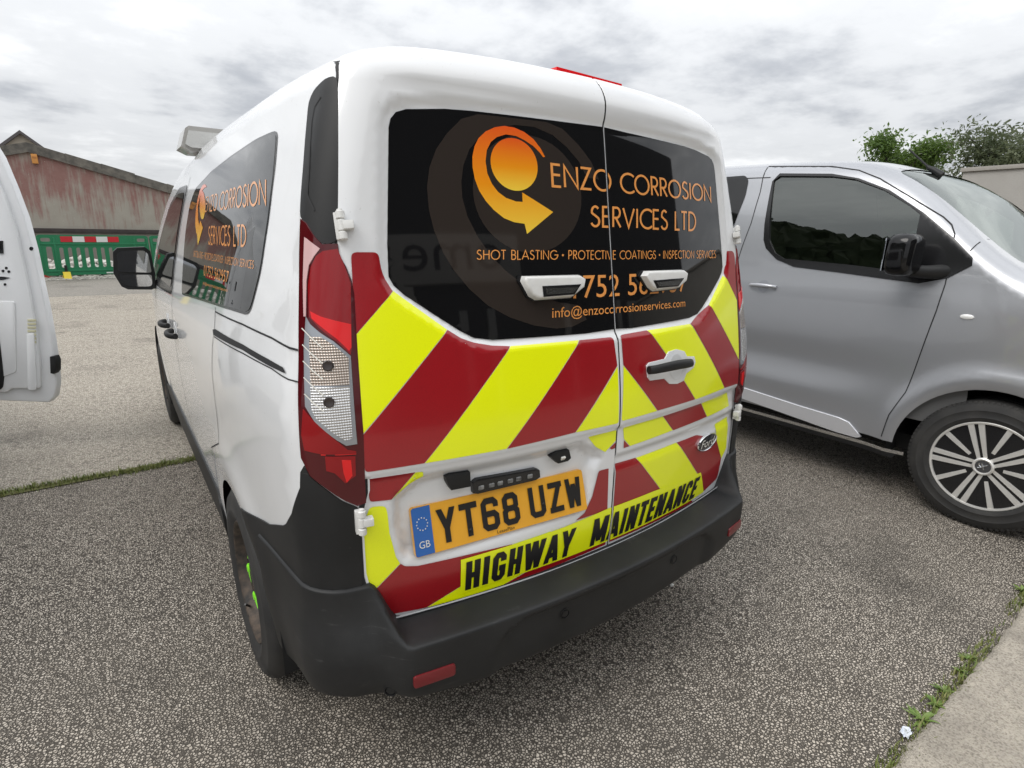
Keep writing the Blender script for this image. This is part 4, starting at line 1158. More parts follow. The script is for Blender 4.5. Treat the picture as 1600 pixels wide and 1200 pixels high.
sub(panel('logo_arrow', st, swq(s4([(372, 450), (362, 432), (345, 440), (328, 475), (313, 530), (304, 600), (300, 680), (306, 735), (312, 748), (317, 815), (348, 705), (333, 660), (325, 690), (318, 650), (318, 570), (330, 510), (345, 470), (358, 455)])), SWIRL, None, step=.03, bstep=.02), sideglass)
sub(panel('logo_ball', st, swq(s4([(345+17*math.cos(a), 565+88*math.sin(a)) for a in np.linspace(0, 2*math.pi, 30)[:-1]])), SWIRL, None, step=.03, bstep=.02), sideglass)
# shut lines
def seam(line, w=.006): both(lambda p: V_(strip('shut_line', Surf(VAN, 'wrap', .0012), p, w, SEAM, None)), np.array(line, float))
seam([(2.07, 1.70), (2.06, 1.2), (2.05, .8), (2.04, .38)])
b1 = WX([(337, 480), (335.5, 514)]); zr0 = b1[-1][1]
seam([tuple(b1[0]), tuple(b1[-1]), (b1[-1][0]+.02, .95), (b1[-1][0]+.05, .78), (1.22, .66), (1.27, .40)], .005)
seam([(3.22, 1.12), (3.26, .8), (3.24, .42)])
seam(WX([(337, 487), (380, 507), (425, 528), (466, 547)]), .0045)
seam(WX([(335, 526), (380, 552), (425, 576), (467, 597)]), .003)
rl = WX([(333, 515), (337, 514), (380, 538), (420, 561), (443, 574), (447, 583), (443, 582), (420, 571), (380, 547), (334, 523)])
V_(panel('door_rail', Surf(VAN, 'wrap', .0016), rl, SEAM, None, step=.03, bstep=.02))
for cyx, par in ((1.95, 0), (2.30, 0)):
    c = (cyx, .995); M = frame_at(Surf(VAN, 'wrap', .0), c)
    bm = bmesh.new(); add_lathe(bm, [(.042, .0), (.040, .002), (.02, -.004), (0, -.006)], M @ Matrix.Translation((0, .01, 0)), 24); V_(bm_obj('handle_cup', bm, WHITE))
    bm = bmesh.new(); n = 10; rings = []
    for i in range(n+1):
        t = i/n; zc = .008+.030*math.sin(math.pi*t)**.45
        rings.append([bm.verts.new(M @ Vector(((t-.5)*.17, -.004+.0135*math.cos(a), zc+.010*math.sin(a)))) for a in np.linspace(0, 2*math.pi, 13)[:-1]])
    for a, b in zip(rings, rings[1:]):
        for k in range(12): bm.faces.new((a[k], a[(k+1) % 12], b[(k+1) % 12], b[k]))
    bm.faces.new(rings[0]); bm.faces.new(rings[-1]); V_(bm_obj('door_handle', bm, PLASTIC))
sill = [(3.42, .42), (3.30, .24), (1.28, .24), (1.20, .46), (1.30, .46)]
both(lambda p: V_(panel('sill_cladding', Surf(VAN, 'wrap', .008), p, BUMPER, None, step=.05, bstep=.04, rim=.012)), [(3.46, .40), (3.36, .22), (1.24, .22), (1.155, .40), (1.17, .455), (1.30, .44), (3.30, .415)])
for sx in (-1, 1):
    V_(strip('roof_ditch', Surf(VAN, 'top', .0012), np.array([(sx*.632, .85), (sx*.640, 1.5), (sx*.632, 2.45)]), .010, SEAM, None))

# ---- wheels
def wheel(c, sx):
    w = V_(bm_obj('wheel', add_lathe(bmesh.new(), [(.20, -.02), (.19, .02), (.15, .015), (.0, .01)], Matrix.Translation(c) @ Matrix.Rotation(sx*math.pi/2, 4, 'Y'), 40), STEEL))
    M = Matrix.Translation(c) @ Matrix.Rotation(sx*math.pi/2, 4, 'Y')
    prof = [(.198, -.09), (.245, -.104), (.295, -.101), (.315, -.088), (.325, -.070), (.325, -.045), (.318, -.043), (.318, -.036), (.325, -.034), (.325, -.006), (.318, -.004), (.318, .004), (.325, .006), (.325, .034), (.318, .036), (.318, .043), (.325, .045), (.325, .070), (.315, .088), (.300, .098), (.296, .1015), (.290, .1025), (.250, .106), (.246, .108), (.242, .1075), (.222, .103), (.208, .094), (.198, .09)]
    sub(bm_obj('tyre', add_lathe(bmesh.new(), prof, M, 72, closed=True), RUBBER, angle=50), w)
    sub(bm_obj('rim', add_lathe(bmesh.new(), [(.200, -.09), (.200, .088), (.206, .094), (.204, .097), (.196, .092), (.186, .060), (.176, .046), (.165, .050), (.14, .060), (.12, .056), (.10, .048), (.0, .046)], M, 56), STEEL, angle=50), w)
    sub(bm_obj('hub_cap', add_lathe(bmesh.new(), [(.142, .050), (.140, .064), (.118, .072), (.075, .070), (.055, .078), (.0, .080)], M, 40), GLOSSBLK, angle=50), w)
    for k in range(5):
        a = 2*math.pi*k/5+.35; bm = bmesh.new()
        add_lathe(bm, [(.017, .066), (.017, .076), (.012, .080), (.0, .080)], M @ Matrix.Translation((.082*math.cos(a), .082*math.sin(a), 0)), 12)
        Mk = M @ Matrix.Translation((.082*math.cos(a), .082*math.sin(a), .070)) @ Matrix.Rotation(a+1.9+.5*math.sin(k*2.3), 4, 'Z')
        add_prism(bm, [(.010, -.014), (.052, 0), (.010, .014)], Mk, .008, .002)
        sub(bm_obj('nut_pointer', bm, LIME), w)
    bm = bmesh.new(); add_tube(bm, [M @ Vector((.190*math.cos(2.6), .190*math.sin(2.6), .085)), M @ Vector((.165*math.cos(2.6), .165*math.sin(2.6), .10))], .004); sub(bm_obj('valve', bm, INK), w)
    return w
for sx in (-1, 1):
    wheel((sx*.778, AXR, TYRE_R), sx); wheel((sx*.765, AXF, TYRE_R), sx)

# ---- door mirrors
def door_mirror(sx):
    pts = [(1.078, 1.205), (1.064, 1.330), (1.040, 1.352), (.905, 1.358), (.880, 1.335), (.872, 1.20), (.882, 1.118), (.900, 1.106), (1.02, 1.112), (1.050, 1.130)]
    M = Matrix(((sx, 0, 0, 0), (0, 0, 1, 2.98), (0, 1, 0, 0), (0, 0, 0, 1)))
    bm = bmesh.new(); add_prism(bm, [(a, b) for a, b in pts], M, .13, .035, 4)
    h = V_(bm_obj('door_mirror', bm, PLASTIC, angle=50)); h['label'] = 'black door mirror with wide-angle lower glass'
    c = np.mean(pts, 0); sh = lambda P: [tuple(c+(np.array(p)-c)*.86) for p in P]
    up_ = sh([(1.070, 1.215), (1.062, 1.330), (1.040, 1.350), (.905, 1.356), (.882, 1.335), (.876, 1.205)]); lo_ = sh([(1.072, 1.195), (1.048, 1.130), (1.02, 1.114), (.900, 1.110), (.884, 1.122), (.878, 1.190)])
    for q in (up_, lo_):
        bm = bmesh.new(); add_prism(bm, rounded(q, .012), M @ Matrix.Translation((0, 0, -.004)), .01); sub(bm_obj('mirror_glass', bm, MIRRORGLASS), h)
    bm = bmesh.new(); add_box(bm, (sx*.845, 3.06, 1.135), (.13, .09, .055), .02, 3); sub(bm_obj('mirror_arm', bm, PLASTIC), h)
door_mirror(-1); door_mirror(1)

# ---- roof: amber light bar behind the cab, high brake light at the tail
bar = [(-.742, 1.845), (-.716, 1.926), (-.70, 1.938), (.70, 1.938), (.716, 1.926), (.742, 1.845), (.70, 1.825), (-.70, 1.825)]
M = Matrix(((1, 0, 0, 0), (0, 0, 1, 2.16), (0, 1, 0, 0), (0, 0, 0, 1)))
bm = bmesh.new(); add_prism(bm, bar, M, .22, .012, 2); lb = V_(bm_obj('light_bar', bm, mat('light bar grey shell', (.40, .39, .37), .35, coat=.4))); lb['label'] = 'grey roof light bar with clear lens facing the rear'
bm = bmesh.new(); add_prism(bm, [(-.726, 1.852), (-.706, 1.915), (.706, 1.915), (.726, 1.852), (.70, 1.84), (-.70, 1.84)], M @ Matrix.Translation((0, 0, -.02)), .03, .006, 2); sub(bm_obj('bar_lens', bm, mat('clear bar lens', (.60, .60, .58), .12, coat=1, bump=(60, .6, .004))), lb)
for sx in (-1, 1):
    bm = bmesh.new(); add_box(bm, (sx*.60, 2.27, 1.80), (.10, .12, .06), .01); sub(bm_obj('bar_foot', bm, PLASTIC), lb)
hb = px_plane([(866, 103), (975, 132)], 1, .34)
bm = bmesh.new(); add_prism(bm, [(hb[0][0], 1.86), (hb[1][0], 1.86), (hb[1][0]-.01, hb[1][2]), (hb[0][0]+.01, hb[0][2])], Matrix(((1, 0, 0, 0), (0, 0, 1, .34), (0, 1, 0, 0), (0, 0, 0, 1))), .06, .006, 2)
V_(bm_obj('high_brake_light', bm, LENS_BRIGHT))
# ================================================================ the setting: ground, slabs, road
def gz(y): return .30*sstep(5.0, 16.0, y)                       # the yard rises gently away from the camera
def sheet(name, x0, x1, y0, y1, m, lift=0.0, ny=2, nx=2, kind='structure'):
    ys = np.linspace(y0, y1, ny); xs = np.linspace(x0, x1, nx)
    V = [(x, y, float(gz(y))+lift) for y in ys for x in xs]
    F = [(j*nx+i, j*nx+i+1, (j+1)*nx+i+1, (j+1)*nx+i) for j in range(ny-1) for i in range(nx-1)]
    o = obj(name, V, F, m); o['kind'] = kind; return o

def aggregate(name, scale, stone_a, stone_b, binder, fill, bump, patch, patch_col, streak=0.0):
    """exposed stone chippings in a dark binder"""
    g = NT(name); g.b.inputs['Roughness'].default_value = .85; g.b.inputs['Specular IOR Level'].default_value = .3
    # gentle warp so that the stones are irregular
    wn_ = g.n('ShaderNodeTexNoise'); wn_.inputs['Scale'].default_value = scale*.7; wn_.inputs['Detail'].default_value = 2; g.l(g.tc.outputs['Object'], wn_.inputs['Vector'])
    ws = g.n('ShaderNodeVectorMath', operation='SCALE'); g.l(wn_.outputs['Color'], ws.inputs[0]); ws.inputs['Scale'].default_value = .55/scale
    wa = g.n('ShaderNodeVectorMath', operation='ADD'); g.l(g.tc.outputs['Object'], wa.inputs[0]); g.l(ws.outputs[0], wa.inputs[1])
    v = g.n('ShaderNodeTexVoronoi', feature='DISTANCE_TO_EDGE'); v.inputs['Scale'].default_value = scale; v.inputs['Randomness'].default_value = 1; g.l(wa.outputs[0], v.inputs['Vector'])
    c = g.n('ShaderNodeTexVoronoi', feature='F1'); c.inputs['Scale'].default_value = scale; g.l(wa.outputs[0], c.inputs['Vector'])
    sp = g.n('ShaderNodeSeparateColor'); g.l(c.outputs['Color'], sp.inputs[0])
    big = g.noise(patch, 4, .6); fine = g.noise(scale*3, 2)
    # some cells are stones, the rest are binder; the share varies over the yard
    is_stone = g.rng(g.math('ADD', sp.outputs[0], g.math('MULTIPLY', g.math('SUBTRACT', big, .5), .5)), 1-fill-.04, 1-fill+.04)
    edge = g.rng(v.outputs['Distance'], .05, .19)
    st = g.math('MULTIPLY', is_stone, edge)
    col = g.mix(sp.outputs[1], stone_a, stone_b)
    col = g.mix(g.rng(fine, .3, .75, 0, .35), col, binder)
    col = g.mix(st, binder, col)
    col = g.mix(g.rng(big, .45, .75, 0, .30), col, patch_col)
    if streak:
        s2 = g.noise(1.0, 4, .6, sx=(.9, 9.0, 1)); col = g.mix(g.rng(s2, .42, .68, 0, streak), col, patch_col)
    stain = g.noise(.9, 4, .65); col = g.mix(g.rng(stain, .56, .74, 0, .45), col, (.045, .041, .037)); sp2 = g.noise(4.5, 3, .6); col = g.mix(g.rng(sp2, .68, .76, 0, .6), col, (.030, .027, .024))
    g.l(col, g.b.inputs['Base Color'])
    h = g.math('ADD', g.math('MULTIPLY', st, 1.0), g.math('MULTIPLY', fine, .35)); g.bump(h, bump, .006)
    return g.m
YARD = aggregate('exposed aggregate yard surface', 110, (.80, .72, .615), (.43, .38, .315), (.078, .068, .057), .94, 1.0, .8, (.26, .23, .19))
SLAB = aggregate('worn pale yard slab', 74, (.74, .675, .575), (.50, .452, .38), (.20, .178, .148), .80, .7, .7, (.40, .36, .30), streak=.35)
ROADM = aggregate('grey service road', 60, (.40, .37, .325), (.32, .297, .26), (.19, .177, .156), .55, .5, .5, (.25, .232, .203), streak=.2)
g = NT('worn kerb concrete'); g.b.inputs['Roughness'].default_value = .9
_n1 = g.noise(9, 8, .7); _n2 = g.noise(160, 3); _n3 = g.noise(1.6, 4)
_c = g.mix(g.rng(_n1, .35, .7), (.50, .45, .375), (.36, .325, .275)); _c = g.mix(g.rng(_n2, .45, .7, 0, .8), _c, (.17, .148, .12)); _c = g.mix(g.rng(_n3, .55, .75, 0, .5), _c, (.20, .175, .145))
g.l(_c, g.b.inputs['Base Color']); g.bump(g.math('ADD', _n2, g.math('MULTIPLY', _n1, 2)), .9, .008); KERBM = g.m

def sheet_ys(name, x0, x1, ys, m, lift):
    V = [(x, y, float(gz(y))+lift) for y in ys for x in (x0, x1)]; o = obj(name, V, [(2*j, 2*j+1, 2*j+3, 2*j+2) for j in range(len(ys)-1)], m); o['kind'] = 'structure'
sheet_ys('ground', -400, 400, [-400, -50]+list(np.linspace(0, 20, 81))+[60, 500], mat('distant ground', (.14, .125, .105), .9, vary=(.3, .6, (.09, .10, .06))), -.008)
sheet('yard', -30, 30, -30, 2.915, YARD, 0.0, 2, 2)
sheet('concrete_slab', -30, 30, 2.93, 12.2, SLAB, .002, 24, 2)
sheet('road', -30, 30, 12.21, 17.4, ROADM, .002, 16, 2)
# kerb slab behind the camera side, with a broken edge
rnd = random.Random(4)
xs = np.linspace(-8, 12, 420); e = -.705+.010*np.sin(xs*3.1)+.012*np.array([rnd.uniform(-1, 1) for _ in xs]); e = np.convolve(np.pad(e, 3, mode='edge'), np.ones(7)/7, 'valid')+.006*np.array([rnd.uniform(-1, 1) for _ in xs])
V = []; F = []
for x, y in zip(xs, e): V += [(x, y+.012, -.004), (x, y, .016), (x, y-.02, .022), (x, -30, .022)]
for i in range(len(xs)-1):
    for k in range(3): F.append((i*4+k, i*4+k+1, (i+1)*4+k+1, (i+1)*4+k))
kb = obj('kerb', V, F, KERBM); kb['kind'] = 'structure'
if kb.data.polygons[5].normal.z < 0: kb.data.flip_normals()

# ---- grass and weeds
GRASS = mat('grass blades', (.115, .165, .035), .6, vary=(40, .9, (.22, .205, .065)))
WEED = mat('weed leaves', (.11, .20, .035), .5, vary=(30, .7, (.20, .24, .06)))
MOSS = mat('moss', (.12, .13, .045), .95, vary=(50, .9, (.13, .115, .05)), bump=(120, .8, .01))
def blades(name, spots, m, seed, label):
    r = random.Random(seed); V = []; F = []
    for x, y, h, w in spots:
        a = r.uniform(0, 6.283); l = r.uniform(.15, .9)*h; b = len(V); z = float(gz(y))
        dx, dy = math.cos(a), math.sin(a); px_, py_ = -dy*w/2, dx*w/2
        V += [(x-px_, y-py_, z), (x+px_, y+py_, z), (x+dx*l*.4+px_*.8, y+dy*l*.4+py_*.8, z+h*.65), (x+dx*l*.4-px_*.8, y+dy*l*.4-py_*.8, z+h*.65), (x+dx*l, y+dy*l, z+h)]
        F += [(b, b+1, b+2, b+3), (b+3, b+2, b+4)]
    o = obj(name, V, F, m); tag(o, label, 'grass', kind='stuff'); return o
r = random.Random(7); sp = []
for _ in range(12000):
    x = r.uniform(-6, 1.2); y = 2.92+r.gauss(0, .024)+.012*math.sin(x*2.3)+.008*math.sin(x*7); sp.append((x, y, r.uniform(.008, .034), r.uniform(.003, .006)))
blades('grass', sp, GRASS, 1, 'thin line of grass growing in the joint across the yard')
sheet('moss_joint', -7, 3, 2.888, 2.952, MOSS, .0062, 2, 2, 'stuff'); tag(bpy.data.objects['moss_joint'], 'green brown moss filling the joint across the yard', 'moss')
def weed(x, y, s, seed):
    r = random.Random(seed); bm = bmesh.new()
    for k in range(r.randint(16, 26)):
        a = r.uniform(0, 6.283); L = s*r.uniform(.5, 1.0); w = L*r.uniform(.12, .24); el = r.uniform(.25, 1.1); n = 5; prev = None
        for i in range(n+1):
            t = i/n; rr = L*t; z = .004+L*(math.sin(el)*t-.45*t*t); ww = w*math.sin(math.pi*min(.97, .12+t*.9))*.5
            c = Vector((x+math.cos(a)*rr*math.cos(el), y+math.sin(a)*rr*math.cos(el), max(z, .006))); o = Vector((-math.sin(a), math.cos(a), 0))*ww
            cur = (bm.verts.new(c-o), bm.verts.new(c+Vector((0, 0, -ww*.35))), bm.verts.new(c+o))
            if prev:
                bm.faces.new((prev[0], prev[1], cur[1], cur[0])); bm.faces.new((prev[1], prev[2], cur[2], cur[1]))
            prev = cur
    return bm_obj('weed_plant', bm, WEED, angle=None)
names = ['leafy green weed beside the white litter scrap at the kerb', 'leafy weed, second from the litter scrap along the kerb joint', 'small broad weed halfway along the kerb joint', 'small bright weed, fourth from the litter scrap along the kerb joint',
         'sprawling weed high on the kerb joint beyond the bright one', 'weed near the right picture edge on the kerb joint']
for k, (pxy, s) in enumerate([((1440, 1128), .075), ((1462, 1105), .07), ((1472, 1082), .06), ((1500, 1052), .05), ((1512, 1030), .045), ((1596, 925), .06)]):
    p = px_plane([pxy], 2, 0.0)[0]; tag(weed(p[0], max(p[1], -.70), s*.95, 20+k), names[k], 'plant', 'weeds in the kerb joint')
sp = []
for _ in range(4200):
    x = r.uniform(.3, 3.2); m_ = .5+.5*math.sin(x*5.1)*math.sin(x*2.2+1)
    if r.random() < m_: sp.append((x, -.688+r.gauss(0, .014), r.uniform(.008, .034), r.uniform(.002, .006)))
blades('grass', sp, GRASS, 2, 'low grass and moss along the broken kerb edge')
# litter scrap
p = px_plane([(1415, 1146)], 2, .01)[0]; bm = bmesh.new(); rr = random.Random(3); n = 7
gv = [[bm.verts.new((p[0]+(i/6-.5)*.035+rr.uniform(-.003, .003), p[1]+(j/6-.5)*.028+rr.uniform(-.003, .003), .006+rr.uniform(0, .016))) for i in range(n)] for j in range(n)]
for j in range(n-1):
    for i in range(n-1): bm.faces.new((gv[j][i], gv[j][i+1], gv[j+1][i+1], gv[j+1][i]))
tag(bm_obj('litter_scrap', bm, mat('white paper', (.72, .76, .82), .6), angle=10), 'crumpled white paper scrap on the yard beside the kerb weeds', 'litter')
p = px_plane([(1050, 914)], 2, .005)[0]; bm = bmesh.new(); bmesh.ops.create_icosphere(bm, subdivisions=2, radius=.009, matrix=Matrix.Translation((p[0], p[1], .005)) @ Matrix.Diagonal((1.2, .8, .7, 1)))
for v_ in bm.verts: v_.co += Vector((rr.uniform(-1, 1), rr.uniform(-1, 1), rr.uniform(-1, 1)))*.0015
tag(bm_obj('pebble', bm, mat('pale pebble', (.7, .69, .66), .7)), 'small white pebble on the yard behind the van bumper', 'stone')

# loose grit and a stained joint in the yard
r = random.Random(17); V = []; F = []
tet = [(1, 0, -.5), (-.5, .87, -.5), (-.5, -.87, -.5), (0, 0, .8)]
for _ in range(900):
    x, y = r.uniform(-3.5, 3.2), r.uniform(-.66, 2.85); s = r.choice((.002, .0025, .003, .004, .006)); a = r.uniform(0, 6.28); b = len(V)
    for v in tet: V.append((x+s*(v[0]*math.cos(a)-v[1]*math.sin(a))*r.uniform(.7, 1.3), y+s*(v[0]*math.sin(a)+v[1]*math.cos(a))*r.uniform(.7, 1.3), .001+s*.4+s*v[2]*.7))
    F += [(b, b+1, b+3), (b+1, b+2, b+3), (b+2, b, b+3)]
o = obj('grit', V, F, mat('pale grit', (.55, .52, .46), .9), smooth=False); tag(o, 'loose pale grit scattered over the yard', 'grit', kind='stuff')
# ================================================================ the silver van on the right, nose towards the camera side
SCX, SAX = 3.385, -.335
def sil_top(y): return smooth_table([-1.30, -1.12, -.95, -.70, -.45, -.30, .40, .62, 1.0, 2.0, 3.6, 3.8], [.80, 1.0, 1.12, 1.21, 1.29, 1.345, 1.885, 1.95, 1.980, 2.005, 2.0, 1.98], y)
def sil_F(P):
    x, y, z = P[:, 0]-SCX, P[:, 1], P[:, 2]; ax = np.abs(x)
    hw = smooth_table([.2, .3, .5, .7, .95, 1.1, 1.25, 1.45, 1.65, 1.80, 1.95], [.925, .945, .958, .955, .960, .955, .932, .897, .852, .808, .76], z)
    hw = hw-.13*np.clip((-.55-y)/.7, 0, 2)**2-.03*np.clip((y-3.0)/.8, 0, 2)**2
    hw = hw-.014*np.exp(-((z-.72)/.10)**2)*sstep(-.1, .5, y)+.010*np.exp(-((z-.55)/.07)**2)*sstep(.1, .7, y)   # scooped door, bright shoulder below
    rr = np.sqrt((y-SAX)**2+(z-.345)**2)
    hw = hw+.026*np.exp(-((rr-.45)/.06)**2)
    rr2 = np.sqrt((y-SAX-3.275)**2+(z-.345)**2); hw = hw+.012*np.exp(-((rr2-.44)/.07)**2)
    side = (ax-hw)*.97
    roof = (z-(sil_top(y)-(.015+.040*sstep(-.2, .5, y))*(ax/.85)**4))*(1-.2*sstep(-.75, -.30, y)*(1-sstep(.35, .85, y)))
    front = (-1.21+.05*np.clip(z-.6, 0, 1)+.16*x*x-y)
    rear = y-3.72
    return rounded_max([side, roof, front, rear], .085)
SIL = Body(sil_F); SIL.cx = SCX
silver = thing('silver_van', 'metallic silver van with black door mirror and multi-spoke wheel covers', 'van', (SCX, 1.3, 0))
def S_(o): return keep(o, silver)
def SXp(pts, off=0.0):
    P = cast_off(SIL, pts, off); return P[:, 1:3]
def mirror_obj(o, cx, fix):
    me = o.data.copy(); c = o.copy(); c.data = me; COL.objects.link(c)
    for v in me.vertices: v.co.x = 2*cx-v.co.x
    me.flip_normals()
    return fix(c)
g = NT('metallic silver paint'); g.b.inputs['Metallic'].default_value = .55; g.b.inputs['Roughness'].default_value = .34; g.b.inputs['Coat Weight'].default_value = 1; g.b.inputs['Coat Roughness'].default_value = .04
fl = g.noise(900, 2); g.l(g.mix(g.rng(fl, .3, .7, 0, .4), (.355, .364, .385), (.44, .449, .47)), g.b.inputs['Base Color']); SILVER = g.m
def pane(name, tint, ior, rough=.0):
    m = bpy.data.materials.new(name); m.use_nodes = True; t = m.node_tree; t.nodes.clear()
    a = t.nodes.new('ShaderNodeBsdfTransparent'); a.inputs[0].default_value = (*tint, 1); b = t.nodes.new('ShaderNodeBsdfGlossy'); b.inputs['Roughness'].default_value = rough; b.inputs['Color'].default_value = (.92, .97, .94, 1)
    f = t.nodes.new('ShaderNodeFresnel'); f.inputs[0].default_value = ior; x = t.nodes.new('ShaderNodeMixShader'); o = t.nodes.new('ShaderNodeOutputMaterial')
    t.links.new(f.outputs[0], x.inputs[0]); t.links.new(a.outputs[0], x.inputs[1]); t.links.new(b.outputs[0], x.inputs[2]); t.links.new(x.outputs[0], o.inputs[0]); return m
PANE = pane('tinted door glass', (.22, .27, .25), 2.0)
SCREEN = pane('windscreen glass', (.55, .64, .60), 2.3)
LINING = mat('grey cabin lining', (.10, .10, .10), .9)
s_side = Surf(SIL, 'side')
SAR = .415
def s_arch(yc): return [(yc+SAR*math.cos(t), .335+SAR*math.sin(t)) for t in np.radians(np.linspace(178, 2, 32))]
yt = np.append(np.arange(-1.06, 3.62, .04), 3.62)
zt = np.minimum(1.915, sil_top(yt)-.080); s_edge = np.column_stack([yt, zt])
s_out = np.vstack([s_edge[::-1], [(-1.06, .26)], s_arch(SAX), s_arch(SAX+3.275), [(3.62, .26)]])
gw = SXp([(1210, 282), (1219, 275.5), (1300, 276), (1336, 280.5), (1381, 297), (1420, 321), (1438, 336), (1433, 360), (1424, 427), (1378, 420), (1330, 414), (1225, 404), (1211, 395), (1202, 375), (1202.5, 348)])
bs = SXp([(1193.5, 375), (1195, 350), (1207, 284), (1219, 271.5), (1300, 272), (1342, 279), (1390, 297), (1444, 333), (1490, 372), (1520, 403), (1519, 415), (1480, 435), (1435, 443), (1312, 426), (1240, 417), (1213, 405), (1197, 388)])
wl_ = SIL.cast([(1405, 270), (1450, 295), (1500, 333), (1546, 372), (1598, 411)])[:, :2]; wl_ = wl_[np.argsort(-wl_[:, 1])]
hx_ = SCX-wl_[:, 0]
ws_t = [(SCX, wl_[0][1]+.06), (SCX+hx_[0], wl_[0][1])]+[(SCX+a, b) for a, b in zip(hx_[1:], wl_[1:, 1])]+[(SCX+.40, wl_[-1][1]-.11), (SCX, wl_[-1][1]-.14), (SCX-.40, wl_[-1][1]-.11)]+[(SCX-a, b) for a, b in zip(hx_[::-1], wl_[::-1, 1])]
b1 = S_(panel('body_side', s_side, s_out, SILVER, None, holes=[gw], step=.035, bstep=.045)); mirror_obj(b1, SCX, S_)
ed = s_side.pos(s_edge)[:, :2]; edm = ed[::-1].copy(); edm[:, 0] = 2*SCX-edm[:, 0]
S_(panel('body_top', Surf(SIL, 'top'), np.vstack([ed, edm]), SILVER, None, holes=[rounded(ws_t, .04)], step=.035, bstep=.06))
li = S_(panel('cabin_lining', Surf(SIL, 'side', -.03), [(-.2, .5), (2.2, .5), (2.2, 1.66), (.65, 1.66), (.1, 1.38), (-.2, 1.16)], LINING, None, holes=[gw], step=.08, bstep=.06)); mirror_obj(li, SCX, S_)
S_(panel('roof_lining', Surf(SIL, 'top', -.03), [(SCX-.68, .60), (SCX+.68, .60), (SCX+.72, 2.2), (SCX-.72, 2.2)], LINING, None, step=.1))
fr_ = S_(panel('window_surround', s_side.shifted(.005), bs, GLOSSBLK, None, holes=[gw], step=.02, bstep=.012, rim=.008)); mirror_obj(fr_, SCX, S_)
dg = S_(panel('door_window', s_side.shifted(-.006), gw, PANE, None, step=.05, bstep=.03)); mirror_obj(dg, SCX, S_)
S_(panel('windscreen', Surf(SIL, 'top', -.004), rounded(ws_t, .04), SCREEN, None, step=.06, bstep=.05))
rw = SXp([(1134, 273.5), (1165, 274.5), (1170, 281), (1165, 306), (1146, 355), (1138, 380), (1128, 380), (1120, 273)])
yr = rw[:, 0].min()
rwp = [tuple(p) for p in rw[:5]]+[(yr+.30, 1.30), (2.9, 1.33), (2.95, 1.70)]
rwp = [(rw[2][0], rw[2][1]), (rw[1][0], rw[1][1]), (2.30, rw[1][1]+.004), (2.32, 1.30), (rw[4][0]+.03, 1.30), (rw[4][0], rw[4][1]), (rw[3][0], rw[3][1])]
rg = S_(panel('rear_side_window', s_side.shifted(.003), rounded(rwp, .03), FILM, None, step=.05, bstep=.04)); mirror_obj(rg, SCX, S_)
def s_seam(px_pts, w=.0055, line=None):
    l = SXp(px_pts) if line is None else np.array(line)
    o = S_(strip('shut_line', s_side, l, w, SEAM, None, lift=.0012)); mirror_obj(o, SCX, S_)
s_seam([(1201, 260), (1300, 260), (1342, 266), (1375, 279), (1420, 306), (1474, 339), (1487, 351), (1492, 366), (1485, 405), (1477, 444), (1463, 486), (1437, 556), (1415, 613), (1389, 648), (1377, 682)])
s_seam([(1200, 261), (1188, 300), (1174, 348), (1160, 385), (1152, 410)])
s_seam([(1545, 374), (1525, 383), (1516, 392)], .005)
l0 = SXp([(1152, 410)])[0]
s_seam(None, .0055, [tuple(l0), (l0[0]+.06, .95), (l0[0]+.05, .6), (l0[0]+.0, .34)])
s_seam(None, .006, [(yy, float(sil_top(yy))-.120) for yy in np.linspace(1.14, 2.9, 12)])
tp = SXp([(1144, 600), (1247, 633.5), (1310, 652.5), (1326, 660), (1345, 682.5), (1338, 683.5), (1307, 675), (1144, 617)], .01)
t0 = tp[0]; tp = [tuple(p) for p in tp]+[(2.3, tp[-1][1]+.0), (2.3, t0[1])]
tr_ = S_(panel('side_trim', s_side.shifted(.012), tp, mat('satin side trim', (.72, .73, .76), .28, metal=.5, coat=.5), None, step=.04, bstep=.03, rim=.014)); mirror_obj(tr_, SCX, S_)
sl = [(.02, .285), (2.5, .285), (2.5, .305), (.02, .305)]
S_(panel('sill_strip', s_side.shifted(.004), sl, CHROME, None, step=.06, bstep=.05))
S_(panel('sill_cladding', s_side.shifted(.003), [(.07, .255), (2.5, .255), (2.5, .284), (.055, .284)], PLASTIC, None, step=.06, bstep=.05))
hc_ = SXp([(1193, 447)])[0]; M = frame_at(s_side, hc_)
bm = bmesh.new(); add_lathe(bm, [(.040, .001), (.037, .0015), (.02, -.003), (0, -.005)], M, 32); S_(bm_obj('handle_cup', bm, mat('dished silver paint', (.32, .33, .36), .35, metal=.55, coat=1)))
bm = bmesh.new(); n = 12; rings = []
for i in range(n+1):
    t = i/n; zc = .008+.026*math.sin(math.pi*t)**.5; hh = .010+.004*math.sin(math.pi*t)
    rings.append([bm.verts.new(M @ Vector(((t-.5)*.19, hh*math.cos(a), zc+.009*math.sin(a)))) for a in np.linspace(0, 2*math.pi, 13)[:-1]])
for a, b in zip(rings, rings[1:]):
    for k in range(12): bm.faces.new((a[k], a[(k+1) % 12], b[(k+1) % 12], b[k]))
bm.faces.new(rings[0]); bm.faces.new(rings[-1]); S_(bm_obj('door_handle', bm, SILVER))
M = frame_at(s_side, SXp([(1511, 495)])[0]); bm = bmesh.new(); add_lathe(bm, [(1, 0), (.95, .005), (.6, .008), (0, .009)], M @ Matrix.Diagonal((.030, .013, 1, 1)), 28); S_(bm_obj('side_repeater', bm, mat('clear repeater lens', (.80, .80, .78), .1, coat=1, bump=(200, .5, .002))))
